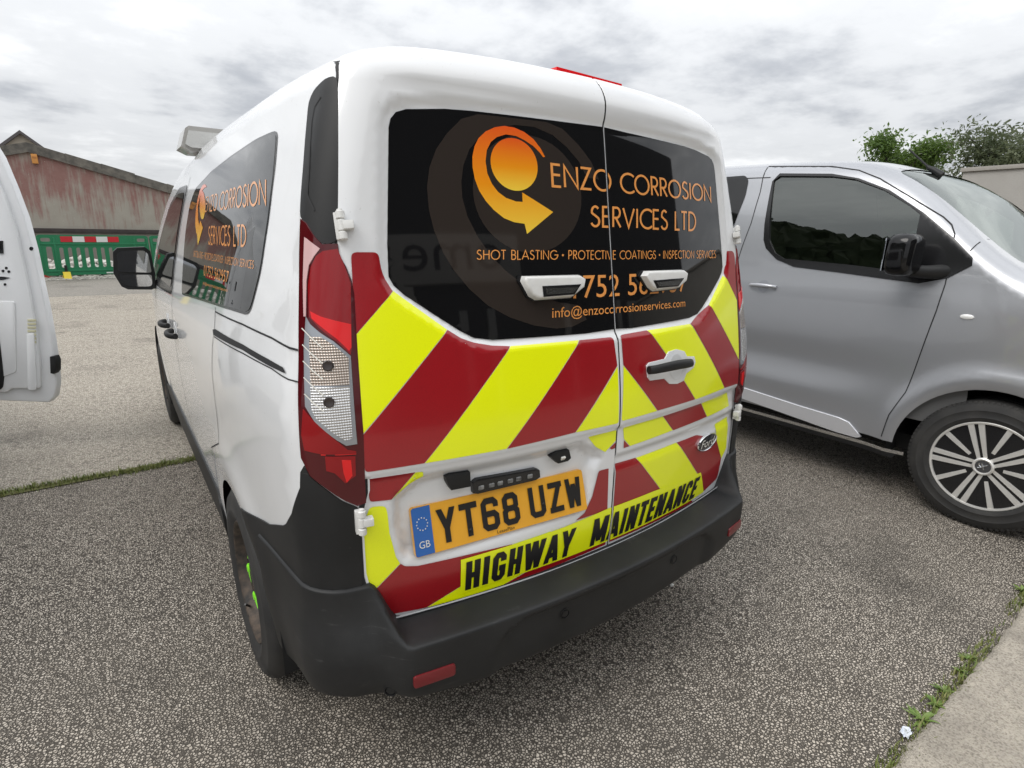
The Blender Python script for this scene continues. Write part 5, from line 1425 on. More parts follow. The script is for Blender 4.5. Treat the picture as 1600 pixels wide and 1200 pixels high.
# mirrors
def s_mirror(sx):
    c = px_plane([(1413, 398)], 0, 2.30)[0]; bm = bmesh.new()
    bmesh.ops.create_cube(bm, size=1.0, matrix=Matrix.Translation(c) @ Matrix.Diagonal((.215, .13, .22, 1)))
    bmesh.ops.subdivide_edges(bm, edges=bm.edges[:], cuts=3, use_grid_fill=True)
    for v in bm.verts:
        l = v.co-Vector(c); q = Vector((l.x/.1075, l.y/.065, l.z/.11)); m_ = (abs(q.x)**4+abs(q.y)**3+abs(q.z)**4)**.25
        if m_ > 1: q /= m_
        if q.z > 0: q.x = q.x*(1-.12*q.z)-.0
        v.co = Vector(c)+Vector((q.x*.1075, q.y*.065, q.z*.11))
    bmesh.ops.subdivide_edges(bm, edges=bm.edges[:], cuts=1, use_grid_fill=True, smooth=.6)
    h = S_(bm_obj('door_mirror', bm, mat('gloss black mirror shell', (.006, .006, .0065), .10, spec=.35), angle=70))
    bm = bmesh.new(); add_box(bm, c+np.array([0, .066, .0]), (.17, .006, .17), .002); sub(bm_obj('mirror_glass', bm, MIRRORGLASS), h)
    e = SIL.cast([(1478, 425)])[0]
    bm = bmesh.new(); add_tube(bm, [c+np.array([.04, .0, -.08]), (c+e)/2+np.array([0.02, 0, -.045]), e+np.array([.03, -.0, -.0])], [.03, .034, .04], 12); sub(bm_obj('mirror_arm', bm, PLASTIC), h)
    if sx > 0:
        return h
sm = s_mirror(1); mirror_obj(sm, SCX, S_)
# antenna
a0 = SIL.solve(np.array([[SCX, .78, 1.2]]), np.array([[0., 0., 1.]]), 0, 1)[0]
ab = SIL.cast([(1463, 272)])[0]; ab = ab+np.array([0, .02, .0])
bm = bmesh.new(); add_tube(bm, [ab+np.array([-.00, -.05, -.01]), ab+np.array([0, 0, .025]), ab+np.array([0, .035, .045])], [.022, .018, .010], 12); add_tube(bm, [ab+np.array([0, .02, .035]), ab+np.array([-.0, .155, .16])], [.006, .0045], 10); S_(bm_obj('roof_antenna', bm, PLASTIC))
# underside, wheel wells, dash and seats
bm = bmesh.new(); add_box(bm, (SCX, 1.7, .32), (1.6, 3.9, .10), .02); S_(bm_obj('underbody', bm, DARK))
bm = bmesh.new(); add_box(bm, (SCX, -1.14, .62), (1.5, .16, .5), .06, 3); S_(bm_obj('front_bumper', bm, SILVER))
for sx in (-1, 1):
    for ya in (SAX, SAX+3.275):
        bm = bmesh.new(); add_lathe(bm, [(.0, -.05), (.45, -.05), (.45, .372)], Matrix.Translation((SCX+sx*.58, ya, .345)) @ Matrix.Rotation(sx*math.pi/2, 4, 'Y'), 40)
        bmesh.ops.delete(bm, geom=[f for f in bm.faces if len(f.verts) > 4 and (f.calc_center_median().x-SCX)*sx > .7], context='FACES')
        bmesh.ops.delete(bm, geom=[f for f in bm.faces if f.calc_center_median().z < .28], context='FACES')
        S_(bm_obj('wheel_well', bm, DARK))
CAB = mat('dark cabin plastic', (.025, .026, .028), .7)
bm = bmesh.new(); add_box(bm, (SCX, -.02, 1.03), (1.66, .62, .16), .05, 3); S_(bm_obj('dashboard', bm, CAB))
bm = bmesh.new(); add_box(bm, (SCX, 2.15, 1.1), (1.6, .03, 1.4)); S_(bm_obj('bulkhead', bm, LINING))
for dx in (-.48, .48):
    bm = bmesh.new(); add_box(bm, (SCX+dx, 1.16, 1.08), (.46, .16, .66), .06, 3, Matrix.Rotation(-.2, 3, 'X')); add_box(bm, (SCX+dx, .92, .72), (.48, .5, .16), .05, 3); add_box(bm, (SCX+dx, 1.24, 1.51), (.26, .10, .18), .04, 3, Matrix.Rotation(-.2, 3, 'X')); S_(bm_obj('seat', bm, CAB))
bm = bmesh.new(); Mx = Matrix.Translation((SCX-.45, .46, 1.12)) @ Matrix.Rotation(math.radians(-62), 4, 'X')
ring = [Mx @ Vector((.185*math.cos(t), .185*math.sin(t), 0)) for t in np.linspace(0, 2*math.pi, 37)]; add_tube(bm, ring, .014, 8, caps=False); add_tube(bm, [Mx @ Vector((-.18, 0, 0)), Mx @ Vector((.18, 0, 0))], .018, 8); S_(bm_obj('steering_wheel', bm, CAB))
# wheels with ten-way covers
def s_wheel(c, sx, full=True):
    M = Matrix.Translation(c) @ Matrix.Rotation(sx*math.pi/2, 4, 'Y')
    w = S_(bm_obj('wheel', add_lathe(bmesh.new(), [(.225, .0), (.22, .02), (.10, .022), (.0, .022)], M, 48), GLOSSBLK, angle=40))
    prof = [(.225, -.10), (.26, -.112), (.31, -.110), (.333, -.098), (.345, -.080), (.345, -.05), (.337, -.048), (.337, -.040), (.345, -.038), (.345, -.006), (.337, -.004), (.337, .004), (.345, .006), (.345, .038), (.337, .040), (.337, .048), (.345, .05), (.345, .080), (.335, .096), (.318, .107), (.300, .112), (.296, .1145), (.291, .1125), (.262, .1135), (.258, .1155), (.254, .1135), (.240, .108), (.228, .098), (.225, .09)]
    t = sub(bm_obj('tyre', add_lathe(bmesh.new(), prof, M, 84, closed=True), RUBBER, angle=50), w)
    if full:
        bm = bmesh.new()                                          # shoulder blocks
        for k in range(90):
            a = 2*math.pi*k/90; add_box(bm, M @ Vector((.3325*math.cos(a), .3325*math.sin(a), .088)), (.012, .013, .022), 0, 1, (M.to_3x3() @ Matrix.Rotation(a, 3, 'Z') @ Matrix.Rotation(.35, 3, 'Y')))
        o = sub(bm_obj('tread_block', bm, RUBBER), w); o['kind'] = 'stuff'
    COVER = s_wheel.cover
    sub(bm_obj('cover_rim', add_lathe(bmesh.new(), [(.236, .085), (.236, .104), (.232, .108), (.224, .106), (.222, .096)], M, 72), COVER, angle=40), w)
    sub(bm_obj('cover_dish', add_lathe(bmesh.new(), [(.224, .098), (.20, .088), (.10, .080), (.0, .078)], M, 56), GLOSSBLK, angle=40), w)
    def spoke(a, off, r0, r1, w0, w1):
        bm = bmesh.new(); Mk = M @ Matrix.Rotation(a, 4, 'Z')
        vs = []
        for rr_, ww, h in ((r0, w0, .098), ((r0+r1)/2, (w0+w1)/2, .104), (r1, w1, .103)):
            y0 = off*(.55+.45*rr_/.22)
            for s_, hh in ((-1, -.016), (-.8, 0), (.8, 0), (1, -.016)): vs.append(bm.verts.new(Mk @ Vector((rr_, y0+s_*ww/2, h+hh))))
        for i in range(2):
            for k in range(3): bm.faces.new((vs[i*4+k], vs[i*4+k+1], vs[i*4+k+5], vs[i*4+k+4]))
        bm.faces.new((vs[0], vs[1], vs[2], vs[3])); bm.faces.new((vs[8], vs[9], vs[10], vs[11]))
        sub(bm_obj('spoke', bm, COVER, angle=30), w)
    for k in range(5):
        a = 2*math.pi*k/5+.32
        spoke(a, -.022, .035, .228, .020, .033); spoke(a, .022, .035, .228, .020, .033)
        spoke(a+math.pi/5, 0, .080, .228, .021, .030)
    sub(bm_obj('hub_ring', add_lathe(bmesh.new(), [(.046, .09), (.046, .108), (.040, .112), (.034, .110), (.033, .105)], M, 40), COVER, angle=40), w)
    sub(bm_obj('hub_badge', add_lathe(bmesh.new(), [(.034, .10), (.033, .107), (.0, .108)], M, 32), mat('grey hub badge', (.10, .10, .105), .3, metal=.5), angle=40), w)
    bm = bmesh.new(); Mk = M @ Matrix.Translation((0, 0, .109)) @ Matrix.Rotation(-sx*math.pi/2, 4, 'Z')
    for pts in ([(-.018, -.014), (-.004, -.004), (.006, .006), (.020, .012)], [(-.006, .016), (-.002, .004), (.004, -.006), (.006, -.018)], [(.006, .006), (.016, -.004), (.018, -.014)]):
        add_tube(bm, [Mk @ Vector((a, b, 0)) for a, b in pts], .0032, 6)
    sub(bm_obj('hub_emblem', bm, CHROME), w)
s_wheel.cover = mat('silver wheel cover', (.74, .73, .70), .34, metal=.5, vary=(40, .5, (.64, .625, .60)), coat=.3)
s_wheel((SCX-.845, SAX, .345), -1); s_wheel((SCX-.845, SAX+3.275, .345), -1, False); s_wheel((SCX+.845, SAX, .345), 1, False); s_wheel((SCX+.845, SAX+3.275, .345), 1, False)
# ================================================================ barn, barriers and the far side of the yard
g = NT('worn red paint on render'); g.b.inputs['Roughness'].default_value = .9
st1 = g.noise(1.0, 7, .65, sx=(3.2, 1, .55)); st2 = g.noise(1.0, 5, .6, sx=(13, 1, .9)); pt = g.noise(.55, 5, .6)
sp_ = g.n('ShaderNodeSeparateXYZ'); g.l(g.tc.outputs['Object'], sp_.inputs[0])
grad_ = g.rng(sp_.outputs[2], 1.4, 2.3, -.075, .06)
f = g.math('ADD', g.math('ADD', g.math('MULTIPLY', st1, .42), g.math('MULTIPLY', st2, .26)), g.math('ADD', g.math('MULTIPLY', pt, .32), grad_))
red_ = g.mix(g.noise(9, 5), (.22, .105, .092), (.31, .185, .162)); gry = g.mix(g.noise(3, 6), (.40, .37, .32), (.28, .255, .215))
c_ = g.mix(g.rng(f, .47, .56), gry, red_); c_ = g.mix(g.rng(g.noise(26, 4), .66, .72), c_, (.48, .45, .40))
g.l(c_, g.b.inputs['Base Color']); g.bump(g.noise(30, 4), .4, .02); BARN = g.m
COPING = mat('lichened coping', (.085, .08, .072), .95, vary=(5, .9, (.22, .20, .17)), bump=(40, .5, .02))
BY = 19.0
bp = px_plane([(44, 238), (275, 305), (0, 246), (50, 360), (44, 222), (275, 293)], 1, BY)
ax_, az_ = bp[0][0], bp[0][2]; slope = (bp[1][2]-az_)/(bp[1][0]-ax_); ez = 2.15; ex = ax_+(ez-az_)/slope; exl = 2*ax_-ex
barn = thing('barn', 'low gabled building with worn red painted end wall', 'building', ((ex+exl)/2, BY, .3))
def B_(o): return keep(o, barn)
bm = bmesh.new(); add_prism(bm, [(exl, .2), (ex, .2), (ex, ez), (ax_, az_), (exl, ez)], Matrix(((1, 0, 0, 0), (0, 0, 1, BY), (0, 1, 0, 0), (0, 0, 0, 1))), 14.0); B_(bm_obj('wall', bm, BARN))
th_ = bp[4][2]-az_
nseg = 6
for side, xe in ((1, ex+.25), (-1, exl-.25)):
    ze = az_-abs(slope)*abs(xe-ax_)
    for k in range(nseg):
        t0, t1 = k/nseg, (k+1)/nseg-.0008; p0 = (ax_+(xe-ax_)*t0, az_+(ze-az_)*t0); p1 = (ax_+(xe-ax_)*t1, az_+(ze-az_)*t1); dz = .012*((k*7) % 3-1)
        bm = bmesh.new(); add_prism(bm, [p0, p1, (p1[0], p1[1]+th_+dz), (p0[0], p0[1]+th_+dz)][::side], Matrix(((1, 0, 0, 0), (0, 0, 1, BY-.08), (0, 1, 0, 0), (0, 0, 0, 1))), .34, .012); B_(bm_obj('coping', bm, COPING))
    zt0, zt1 = az_+th_*.6, ze+th_*.6
    B_(obj('roof', [(ax_, BY+.25, zt0), (xe, BY+.25, zt1), (xe, BY+14.2, zt1), (ax_, BY+14.2, zt0)], [(0, 1, 2, 3)], mat('grey roof sheet', (.16, .15, .14), .9)))
zl = px_plane([(150, 361)], 1, BY)[0][2]
bm = bmesh.new(); add_box(bm, ((ex+exl)/2, BY-.04, zl), (ex-exl+.05, .12, .11), .01); B_(bm_obj('ledge', bm, mat('dark ledge', (.035, .026, .026), .8, vary=(6, .7, (.07, .06, .055)))))
bm = bmesh.new(); add_box(bm, ((ex+exl)/2, BY-.02, (zl-.06+.3)/2), (ex-exl+.03, .06, zl-.36)); B_(bm_obj('plinth', bm, mat('plinth render', (.20, .185, .16), .9, vary=(3, .8, (.26, .24, .21)))))
ob_ = px_plane([(47, 240), (61, 256)], 1, BY-.08)
bm = bmesh.new(); add_box(bm, ((ob_[0][0]+ob_[1][0])/2, BY-.06, (ob_[0][2]+ob_[1][2])/2), (abs(ob_[1][0]-ob_[0][0])*.9, .10, abs(ob_[1][2]-ob_[0][2])), .02); ab_ = B_(bm_obj('alarm_box', bm, mat('faded orange box', (.62, .27, .06), .5, vary=(12, .6, (.50, .22, .06))))); ab_['label'] = 'faded orange alarm box under the coping'
bm = bmesh.new(); add_box(bm, ((ob_[0][0]+ob_[1][0])/2, BY-.112, (ob_[0][2]+ob_[1][2])/2+.03), (.09, .006, .05), .004); keep2(bm_obj('alarm_badge', bm, mat('faint brown print', (.40, .16, .04), .6)), ab_)
# house gable behind
hp3 = px_plane([(0, 226), (31, 204), (58, 223)], 1, 34.)
house = thing('gable_house', 'pale gabled house peeping over the red walled building', 'building', (hp3[1][0], 34, .3))
def H_(o): return keep(o, house)
hx, hz = hp3[1][0], hp3[1][2]; sl_ = abs((hp3[2][2]-hz)/(hp3[2][0]-hx)); hw_ = 2.6
bm = bmesh.new(); add_prism(bm, [(hx-hw_, .2), (hx+hw_, .2), (hx+hw_, hz-.12-sl_*hw_), (hx, hz-.12), (hx-hw_, hz-.12-sl_*hw_)], Matrix(((1, 0, 0, 0), (0, 0, 1, 34), (0, 1, 0, 0), (0, 0, 0, 1))), 8); H_(bm_obj('wall', bm, mat('cream render', (.42, .37, .30), .9)))
for s_ in (-1, 1):
    xe = hx+s_*(hw_+.2); ze = hz-sl_*(hw_+.2)
    bm = bmesh.new(); add_prism(bm, [(hx, hz), (xe, ze), (xe, ze-.14), (hx, hz-.14)][::-s_], Matrix(((1, 0, 0, 0), (0, 0, 1, 33.8), (0, 1, 0, 0), (0, 0, 0, 1))), 8.4); H_(bm_obj('roof', bm, mat('slate roof', (.10, .09, .09), .8)))

# ---- green plastic barriers
GREEN = mat('green barrier plastic', (.010, .155, .062), .45, vary=(3, .6, (.016, .19, .085)))
R_RED = mat('red reflective strip', (.50, .02, .03), .35, coat=.4); R_WHT = mat('white reflective strip', (.66, .66, .64), .35, coat=.4)
YFOOT = mat('yellow barrier foot', (.66, .50, .02), .5)
BL, BH = 2.14, .95
fA, fB = px_plane([(100, 438), (243, 433)], 2, .285)
bdir = (fB-fA); bdir[2] = 0; bdir /= np.linalg.norm(bdir)
def barrier_panel():
    """one panel in its own XZ plane, x 0..BL, z .06..1.0, with slots cut through"""
    out = rounded([(0.0, .16), (.05, .10), (BL-.05, .10), (BL, .16), (BL, .96), (BL-.04, 1.0), (.04, 1.0), (0, .96)], .03, 3)
    holes = []
    for k in range(10):
        x = .36+k*.155; holes.append(rounded([(x, .27), (x+.075, .27), (x+.085, .72), (x+.010, .72)], .036, 5))
    holes.append(rounded([(.07, .85), (.24, .85), (.24, .93), (.07, .93)], .03, 4)); holes.append(rounded([(BL-.24, .85), (BL-.07, .85), (BL-.07, .93), (BL-.24, .93)], .03, 4))
    holes.append(rounded([(.12, .25), (.24, .25), (.24, .74), (.14, .74)], .03, 4)); holes.append(rounded([(BL-.26, .25), (BL-.14, .25), (BL-.14, .74), (BL-.24, .74)], .03, 4))
    P, T, loops = cdt(out, holes, .12, .05); n = len(P)
    V = [(p[0], -.022, p[1]) for p in P]+[(p[0], .022, p[1]) for p in P]; F = [tuple(t) for t in T]+[tuple(n+i for i in t[::-1]) for t in T]
    for l in loops:
        ids = [int(np.argmin(((P-p)**2).sum(1))) for p in l]
        for a, b in zip(ids, ids[1:]+ids[:1]): F.append((a, b, n+b, n+a))
    return V, F
bar0 = None; BV, BF = barrier_panel()
def make_barrier():
    root = thing('plastic_barrier', 'x', 'barrier', (0, 0, 0), 'green barriers in front of the red walled building')
    me = obj('barrier_panel', BV, BF, GREEN, root, angle=30); bm = bmesh.new(); bm.from_mesh(me.data); bmesh.ops.recalc_face_normals(bm, faces=bm.faces); bm.to_mesh(me.data); bm.free()
    bm = bmesh.new()
    for z in (.80, .20): add_box(bm, (BL/2, 0, z), (BL-.12, .075, .035), .012)
    for x in (.30, BL-.30, .03, BL-.03): add_box(bm, (x, 0, .53), (.04, .07, .82), .012)
    bm_obj('frame_rib', bm, GREEN, root)
    for k in range(5):
        bm = bmesh.new(); add_box(bm, (.53+k*.222, -.028, .905), (.218, .006, .125), .001, 1); bm_obj('reflective_strip', bm, R_RED if k % 2 == 0 else R_WHT, root)
    for x in (.35, BL-.45):
        bm = bmesh.new(); add_prism(bm, [(-.16, 0), (.16, 0), (.06, .18), (-.06, .18)], Matrix(((0, 0, 1, x), (1, 0, 0, 0), (0, 1, 0, 0), (0, 0, 0, 1))), .14, .012); bm_obj('foot', bm, YFOOT, root)
        bm = bmesh.new(); add_box(bm, (x+.07, -.045, .22), (.05, .03, .22), .006); bm_obj('foot_clip', bm, PLASTIC, root)
    bm = bmesh.new(); add_box(bm, (BL*.62, -.026, .135), (.30, .006, .03), .001, 1); bm_obj('maker_panel', bm, R_WHT, root)
    return root
def copy_tree(o, parent=None):
    c = o.copy(); COL.objects.link(c); c.parent = parent
    for ch in list(o.children): copy_tree(ch, c)
    return c
bl = ['leftmost green plastic barrier beside the open van door', 'green plastic barrier behind the white van door mirror', 'third green plastic barrier from the open door, behind the white van']
base = fA-bdir*.35
for k in range(3):
    o = make_barrier() if k == 0 else copy_tree(bar0)
    if k == 0: bar0 = o
    p = base+bdir*(BL+.03)*k; o.location = (p[0], p[1], float(gz(p[1]))); o.rotation_euler.z = math.atan2(bdir[1], bdir[0])+(.0, -.02, .015)[k]; o['label'] = bl[k]
o = copy_tree(bar0); p = base-bdir*(BL+.03); o.location = (p[0], p[1], float(gz(p[1]))); o.rotation_euler.z = math.atan2(bdir[1], bdir[0])+.03; o['label'] = 'green plastic barrier directly behind the open van door'

# cone beside the first barrier
p = px_plane([(66, 437)], 2, .28)[0]; cone = thing('traffic_cone', 'red and white traffic cone half hidden by the open door', 'cone', (p[0]-.02, p[1], float(gz(p[1]))))
bm = bmesh.new(); add_box(bm, (0, 0, .02), (.38, .38, .04), .015); bm_obj('base', bm, mat('cone base rubber', (.25, .05, .03), .7), cone)
CR_ = mat('cone red plastic', (.62, .045, .03), .5)
for nm, z0, z1, m in (('body', .04, .26, CR_), ('sleeve', .26, .48, R_WHT), ('tip', .48, .74, CR_)):
    rr0, rr1 = .15-.115*z0/.74, .15-.115*z1/.74
    bm_obj(nm, add_lathe(bmesh.new(), [(rr0, z0), (rr1, z1)], Matrix.Identity(4), 24), m, cone)

# gravel strip and pale rubble: uncountable
def stones(name, n, fn, m, label, seed):
    r = random.Random(seed); V = []; F = []
    base_v = [(0, 0, 1), (.89, 0, .45), (.28, .85, .45), (-.72, .53, .45), (-.72, -.53, .45), (.28, -.85, .45), (.72, .53, -.45), (-.28, .85, -.45), (-.89, 0, -.45), (-.28, -.85, -.45), (.72, -.53, -.45), (0, 0, -1)]
    base_f = [(0, 1, 2), (0, 2, 3), (0, 3, 4), (0, 4, 5), (0, 5, 1), (1, 6, 2), (2, 7, 3), (3, 8, 4), (4, 9, 5), (5, 10, 1), (6, 7, 2), (7, 8, 3), (8, 9, 4), (9, 10, 5), (10, 6, 1), (11, 7, 6), (11, 8, 7), (11, 9, 8), (11, 10, 9), (11, 6, 10)]
    for _ in range(n):
        x, y, z, s = fn(r); b = len(V); sx, sy, sz = s*r.uniform(.7, 1.3), s*r.uniform(.7, 1.3), s*r.uniform(.5, .9); a = r.uniform(0, 6.28)
        for v in base_v:
            q = (v[0]*sx*r.uniform(.8, 1.2), v[1]*sy*r.uniform(.8, 1.2), v[2]*sz); V.append((x+q[0]*math.cos(a)-q[1]*math.sin(a), y+q[0]*math.sin(a)+q[1]*math.cos(a), z+q[2]))
        F += [tuple(b+i for i in f) for f in base_f]
    o = obj(name, V, F, m, smooth=False); tag(o, label, 'stones', kind='stuff'); return o
STONE = mat('pale limestone', (.42, .40, .36), .9, vary=(3, .9, (.26, .25, .22)))
def gv_(r):
    t = r.uniform(-4, 9); w = r.uniform(-.25, 1.1); y = base[1]+bdir[1]*t+w; return base[0]+bdir[0]*t, y, float(gz(y))+.01, r.uniform(.018, .05)
stones('gravel', 5200, gv_, STONE, 'strip of pale grey gravel under the green barriers', 5)
def hv_(r):
    t = r.uniform(-2, 8); w = r.uniform(0, 1.2); h = .62*(1-abs(w-.6)/.75)*(.6+.4*math.sin(t*1.9+1)*math.sin(t*.7)); y = base[1]+bdir[1]*t+.7+w; return base[0]+bdir[0]*t, y, float(gz(y))+max(0, h)*r.uniform(.5, 1), r.uniform(.06, .14)
stones('rubble_heap', 2600, hv_, mat('white rubble', (.58, .56, .52), .9, vary=(2, .8, (.36, .34, .31))), 'heap of pale rubble behind the green barriers', 6)

# ---- right-hand side: rendered wall and trees
WALLX = 9.0
wp = px_plane([(1505, 269), (1600, 268)], 0, WALLX)
bm = bmesh.new(); add_box(bm, (WALLX+.12, (wp[0][1]-9)/2, wp[0][2]/2), (.24, wp[0][1]+9, wp[0][2]), .01)
rw_ = bm_obj('rendered_wall', bm, mat('warm grey render', (.40, .385, .36), .9, vary=(2, .7, (.34, .325, .30)), bump=(40, .2, .01))); tag(rw_, 'plain warm grey rendered wall behind the silver van', 'wall')
bm = bmesh.new(); add_box(bm, (WALLX+.12, (wp[0][1]-9)/2, wp[0][2]+.03), (.30, wp[0][1]+9.06, .055), .01); keep2(bm_obj('wall_cap', bm, mat('wall cap', (.36, .34, .31), .9)), rw_)
BARK = mat('bark', (.09, .075, .06), .95, bump=(30, .6, .02))
def leaf_mat(name, a, b):
    g = NT(name); g.b.inputs['Roughness'].default_value = .5; oi = g.noise(1.2, 3); g.l(g.mix(g.rng(oi, .35, .65), a, b), g.b.inputs['Base Color'])
    tr = g.n('ShaderNodeBsdfTranslucent'); tr.inputs[0].default_value = (*[min(1, x*1.5) for x in b], 1); ms = g.n('ShaderNodeMixShader'); ms.inputs[0].default_value = .3
    out = g.t.nodes['Material Output']; g.l(g.b.outputs[0], ms.inputs[1]); g.l(tr.outputs[0], ms.inputs[2]); g.l(ms.outputs[0], out.inputs[0]); return g.m
L1 = leaf_mat('bright leaves', (.060, .115, .020), (.12, .19, .040)); L2 = leaf_mat('grey green leaves', (.050, .075, .030), (.13, .15, .08))
def tree(x, y, h, spread, m, label, seed, nleaf, leaf, droop=0.0):
    r = random.Random(seed); t = thing('tree', label, 'tree', (x, y, 0), 'trees behind the silver van')
    bm = bmesh.new(); tips = []
    trunk = [Vector((0, 0, 0)), Vector((.05, .02, h*.25)), Vector((.0, .08, h*.5)), Vector((.06, .0, h*.72))]
    add_tube(bm, trunk, [.14, .11, .085, .05], 10)
    for k in range(16):
        b = trunk[1+k % 3]*1.0; a = r.uniform(0, 6.283); el = r.uniform(.3, 1.2); L = spread*r.uniform(.55, 1.0)
        mid = b+Vector((math.cos(a)*math.cos(el), math.sin(a)*math.cos(el), math.sin(el)))*L*.5; tip = mid+Vector((math.cos(a+.4)*math.cos(el), math.sin(a+.4)*math.cos(el), math.sin(el)*.9-droop))*L*.55
        if tip.z > h: tip.z = h*r.uniform(.92, 1.0)
        add_tube(bm, [b, mid, tip], [.045, .028, .008], 6); tips += [mid, (mid+tip)/2, tip]
        for _ in range(3):
            q = tip+Vector((r.gauss(0, .3), r.gauss(0, .3), r.gauss(0, .2)))*spread*.5
            if q.z > h: q.z = h
            add_tube(bm, [(mid+tip)/2, q], [.014, .004], 5); tips += [q, (q+tip)/2]
    bm_obj('trunk', bm, BARK, t)
    V = []; F = []
    for _ in range(nleaf):
        c = r.choice(tips)+Vector((r.gauss(0, .16), r.gauss(0, .16), r.gauss(0, .13)))*spread*.9
        if c.z > h*1.06: continue
        n_ = Vector((r.gauss(0, 1), r.gauss(0, 1), r.gauss(.4, 1))).normalized(); u_ = n_.orthogonal().normalized(); u_ = (Matrix.Rotation(r.uniform(0, 6.28), 3, n_) @ u_); v_ = n_.cross(u_); L = leaf*r.uniform(.6, 1.3); w = L*.38; b = len(V)
        V += [c-u_*L*.5, c+v_*w*.5+n_*w*.1, c+u_*L*.5, c-v_*w*.5+n_*w*.1]; F += [(b, b+1, b+2), (b, b+2, b+3)]
    obj('crown', V, F, m, t, smooth=False); return t
tree(12.0, 4.05, 3.55, .95, L1, 'bright green bushy tree above the silver van roof', 11, 22000, .095)
tree(13.6, 4.2, 3.25, .9, L2, 'thin wispy tree between the two denser trees', 12, 4500, .08)
tree(12.2, 2.25, 3.35, 1.2, L2, 'grey green spreading tree above the rendered wall', 13, 24000, .085)
tree(13.5, 1.1, 3.5, 1.3, L2, 'grey green tree at the right picture edge above the wall', 14, 18000, .085)

# ---- behind the camera: the unit mirrored in the rear windows
unit = thing('workshop_unit', 'dark clad workshop unit behind the camera, mirrored in the rear windows', 'building', (3, -7.2, 0))
def U_(o): return keep(o, unit)
bm = bmesh.new(); add_box(bm, (7.25, -10.2, 3.5), (16.5, 6, 7.0)); U_(bm_obj('wall', bm, mat('charcoal cladding', (.022, .022, .024), .6, vary=(1, .6, (.035, .035, .037)))))
bm = bmesh.new(); add_box(bm, (1.5, -7.14, 3.45), (4.2, .12, .80), .02); sg = U_(bm_obj('fascia_sign', bm, mat('pale fascia', (.42, .41, .39), .6)))
for txt, x0 in (('ome', 3.0),):
    P, F = font_flat(txt); lo, hi = P.min(0), P.max(0); q = (P-lo)/(hi-lo)*np.array([2.7, .42])
    keep2(obj('sign_lettering', [(x0-a, -7.075, 3.26+b) for a, b in q], F, INK, None, smooth=False), sg)
PALE = mat('pale door panel', (.34, .34, .33), .6)
for x in (1.7, 2.5, 5.2, 8.0): bm = bmesh.new(); add_box(bm, (x, -7.15, 1.3), (.22, .1, 2.6), .01); U_(bm_obj('door_post', bm, PALE))
bm = bmesh.new(); add_box(bm, (9.6, -7.15, 1.3), (1.9, .1, 2.5), .01); U_(bm_obj('shutter', bm, PALE))
# wooded hill beyond the left of the picture, mirrored in the silver van's window
r = random.Random(31); V = []; F = []; nx_, ny_ = 110, 34
for j in range(ny_):
    for i in range(nx_):
        t = i/(nx_-1); s_ = j/(ny_-1); az = math.radians(-100+70*t); R_ = 62+60*s_; hgt = 62*math.sin(math.pi*.5*min(1, s_*1.9))*(.80+.2*math.sin(t*9)*math.sin(t*4))*math.sin(math.pi*(.08+.84*t))**.5
        V.append((R_*math.sin(az)+r.gauss(0, .5), R_*math.cos(az)+r.gauss(0, .5), -1+hgt+abs(r.gauss(0, 1.1))*(1 if j else 0)))
for j in range(ny_-1):
    for i in range(nx_-1): F.append((j*nx_+i, j*nx_+i+1, (j+1)*nx_+i+1, (j+1)*nx_+i))
wh = obj('wooded_hill', V, F, mat('far woodland', (.020, .032, .012), .95, vary=(.25, .8, (.045, .06, .022))), smooth=False); tag(wh, 'dark wooded hill to the left, mirrored in the silver van window', 'hill', kind='stuff')

# ================================================================ second white van at the left, its driver's door open
v2 = thing('parked_van', 'white van at the left picture edge with its door swung open', 'van', (-3.36, 2.7, 0))
DX = Vector((-3.36, .80, 0))
for o in list(van.children):
    k = o.name.split('.')[0]
    if k in ('body_shell', 'roof', 'front_bumper', 'underbody', 'wheel_well', 'rear_door', 'rear_bumper', 'corner_cladding', 'pillar_trim', 'windscreen', 'sill_cladding', 'tail_light', 'side_window') or k == 'wheel':
        c = o.copy(); COL.objects.link(c); c.parent = v2; c.matrix_parent_inverse = Matrix.Translation(DX-Vector(v2.location))
        if 'label' in c: del c['label']
        if k == 'wheel':
            for ch in o.children:
                if ch.name.split('.')[0] in ('tyre', 'rim', 'hub_cap'):
                    d = ch.copy(); COL.objects.link(d); d.parent = c; d.matrix_parent_inverse = Matrix.Identity(4)
T = np.array([-1.535, 3.62]); hd = np.array([-.87, .49]); hd /= np.linalg.norm(hd); nn = np.array([hd[1], -hd[0]])
if nn[1] > 0: nn = -nn
def door_sz(pts):
    """pixels -> (s along the door from its free edge, z) on the open door's plane"""
    d = px_dir(pts); t = ((T-CAM_P[:2])@nn)/(d[:, :2]@nn); P = CAM_P+d*t[:, None]; return np.column_stack([(P[:, :2]-T)@hd, P[:, 2]])
MD = Matrix(((hd[0], 0, nn[0], T[0]), (hd[1], 0, nn[1], T[1]), (0, 1, 0, 0), (0, 0, 0, 1)))
op = door_sz([(0, 245), (20, 292), (38, 340), (52, 392), (62, 440), (72, 485), (80, 530), (86, 570), (88, 600), (85, 620), (76, 629), (0, 626)])
zb2 = op[-1][1]; top = op[0]
outl = [tuple(p) for p in op]+[(1.08, zb2+.01), (1.12, .55), (1.12, 1.05), (.55, 1.62), (.42, 1.66), (top[0]+.05, top[1]+.12)]
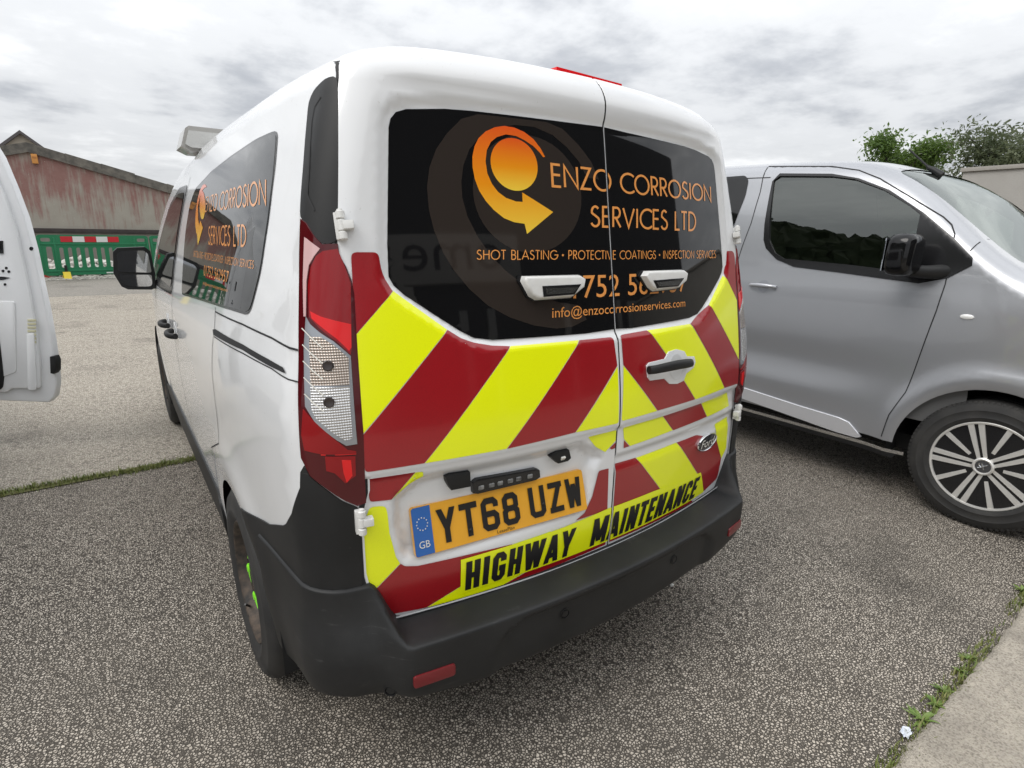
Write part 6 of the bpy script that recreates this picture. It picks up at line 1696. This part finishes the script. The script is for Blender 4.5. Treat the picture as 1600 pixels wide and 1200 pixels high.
bm = bmesh.new(); add_prism(bm, outl, MD @ Matrix.Translation((0, 0, -.05)), .05, .012, 3)
sd_ = keep(bm_obj('open_door', bm, WHITE, angle=40), v2); sd_['label'] = 'open white van door showing its inner pressed panel'
def dpart(name, pts, dep, m, lift=.0, bev=.004, rr=0.0):
    q = door_sz(pts); q = rounded(q, rr) if rr else q
    bm = bmesh.new(); add_prism(bm, [tuple(p) for p in q], MD @ Matrix.Translation((0, 0, -.001+lift)), dep, bev); return keep2(bm_obj(name, bm, m, angle=40), sd_)
dpart('inner_pressing', [(-60, 225), (-8, 262), (12, 310), (30, 365), (42, 420), (52, 470), (60, 520), (66, 570), (66, 606), (20, 606), (14, 612), (-60, 612)], .022, WHITE, 0, .014, .02)
dpart('inner_pressing', [(46, 520), (58, 520), (62, 600), (60, 608), (48, 608)], .010, WHITE, .02, .005, .012)
dpart('inner_pressing', [(2, 470), (28, 470), (30, 580), (2, 590)], .008, WHITE, .02, .006, .02)
dpart('trim_card', [(-80, 440), (-4, 480), (6, 540), (11, 585), (9, 604), (2, 609), (-80, 612)], .012, PLASTIC, .02, .004, .02)
dpart('latch', [(1, 376), (9, 376), (10, 396), (2, 396)], .006, GLOSSBLK, .022, .001)
dpart('check_slot', [(-10, 431), (10, 432), (20, 433.5), (10, 437), (-10, 437)], .003, GLOSSBLK, .022, .0005)
for c_ in ((9, 423), (14, 418.5), (18, 424), (12, 444), (49, 388.5)):
    r_ = 2.2 if c_[0] < 40 else 3.2; dpart('bolt_hole', [(c_[0]+r_*math.cos(a), c_[1]+r_*math.sin(a)) for a in np.linspace(0, 2*math.pi, 11)[:-1]][::-1], .003, GLOSSBLK, .022 if c_[0] < 40 else .0, .0005)
for k in range(7): dpart('vent_rib', [(47, 498+k*5.6), (60, 498+k*5.6), (60.6, 501.5+k*5.6), (47.4, 501.5+k*5.6)], .004, mat('yellowed seal', (.55, .53, .36), .6), .022, .001)
dpart('buffer', [(82, 556), (89, 555), (92, 562), (92, 578), (88, 583), (83, 582)], .05, PLASTIC, -.02, .006)
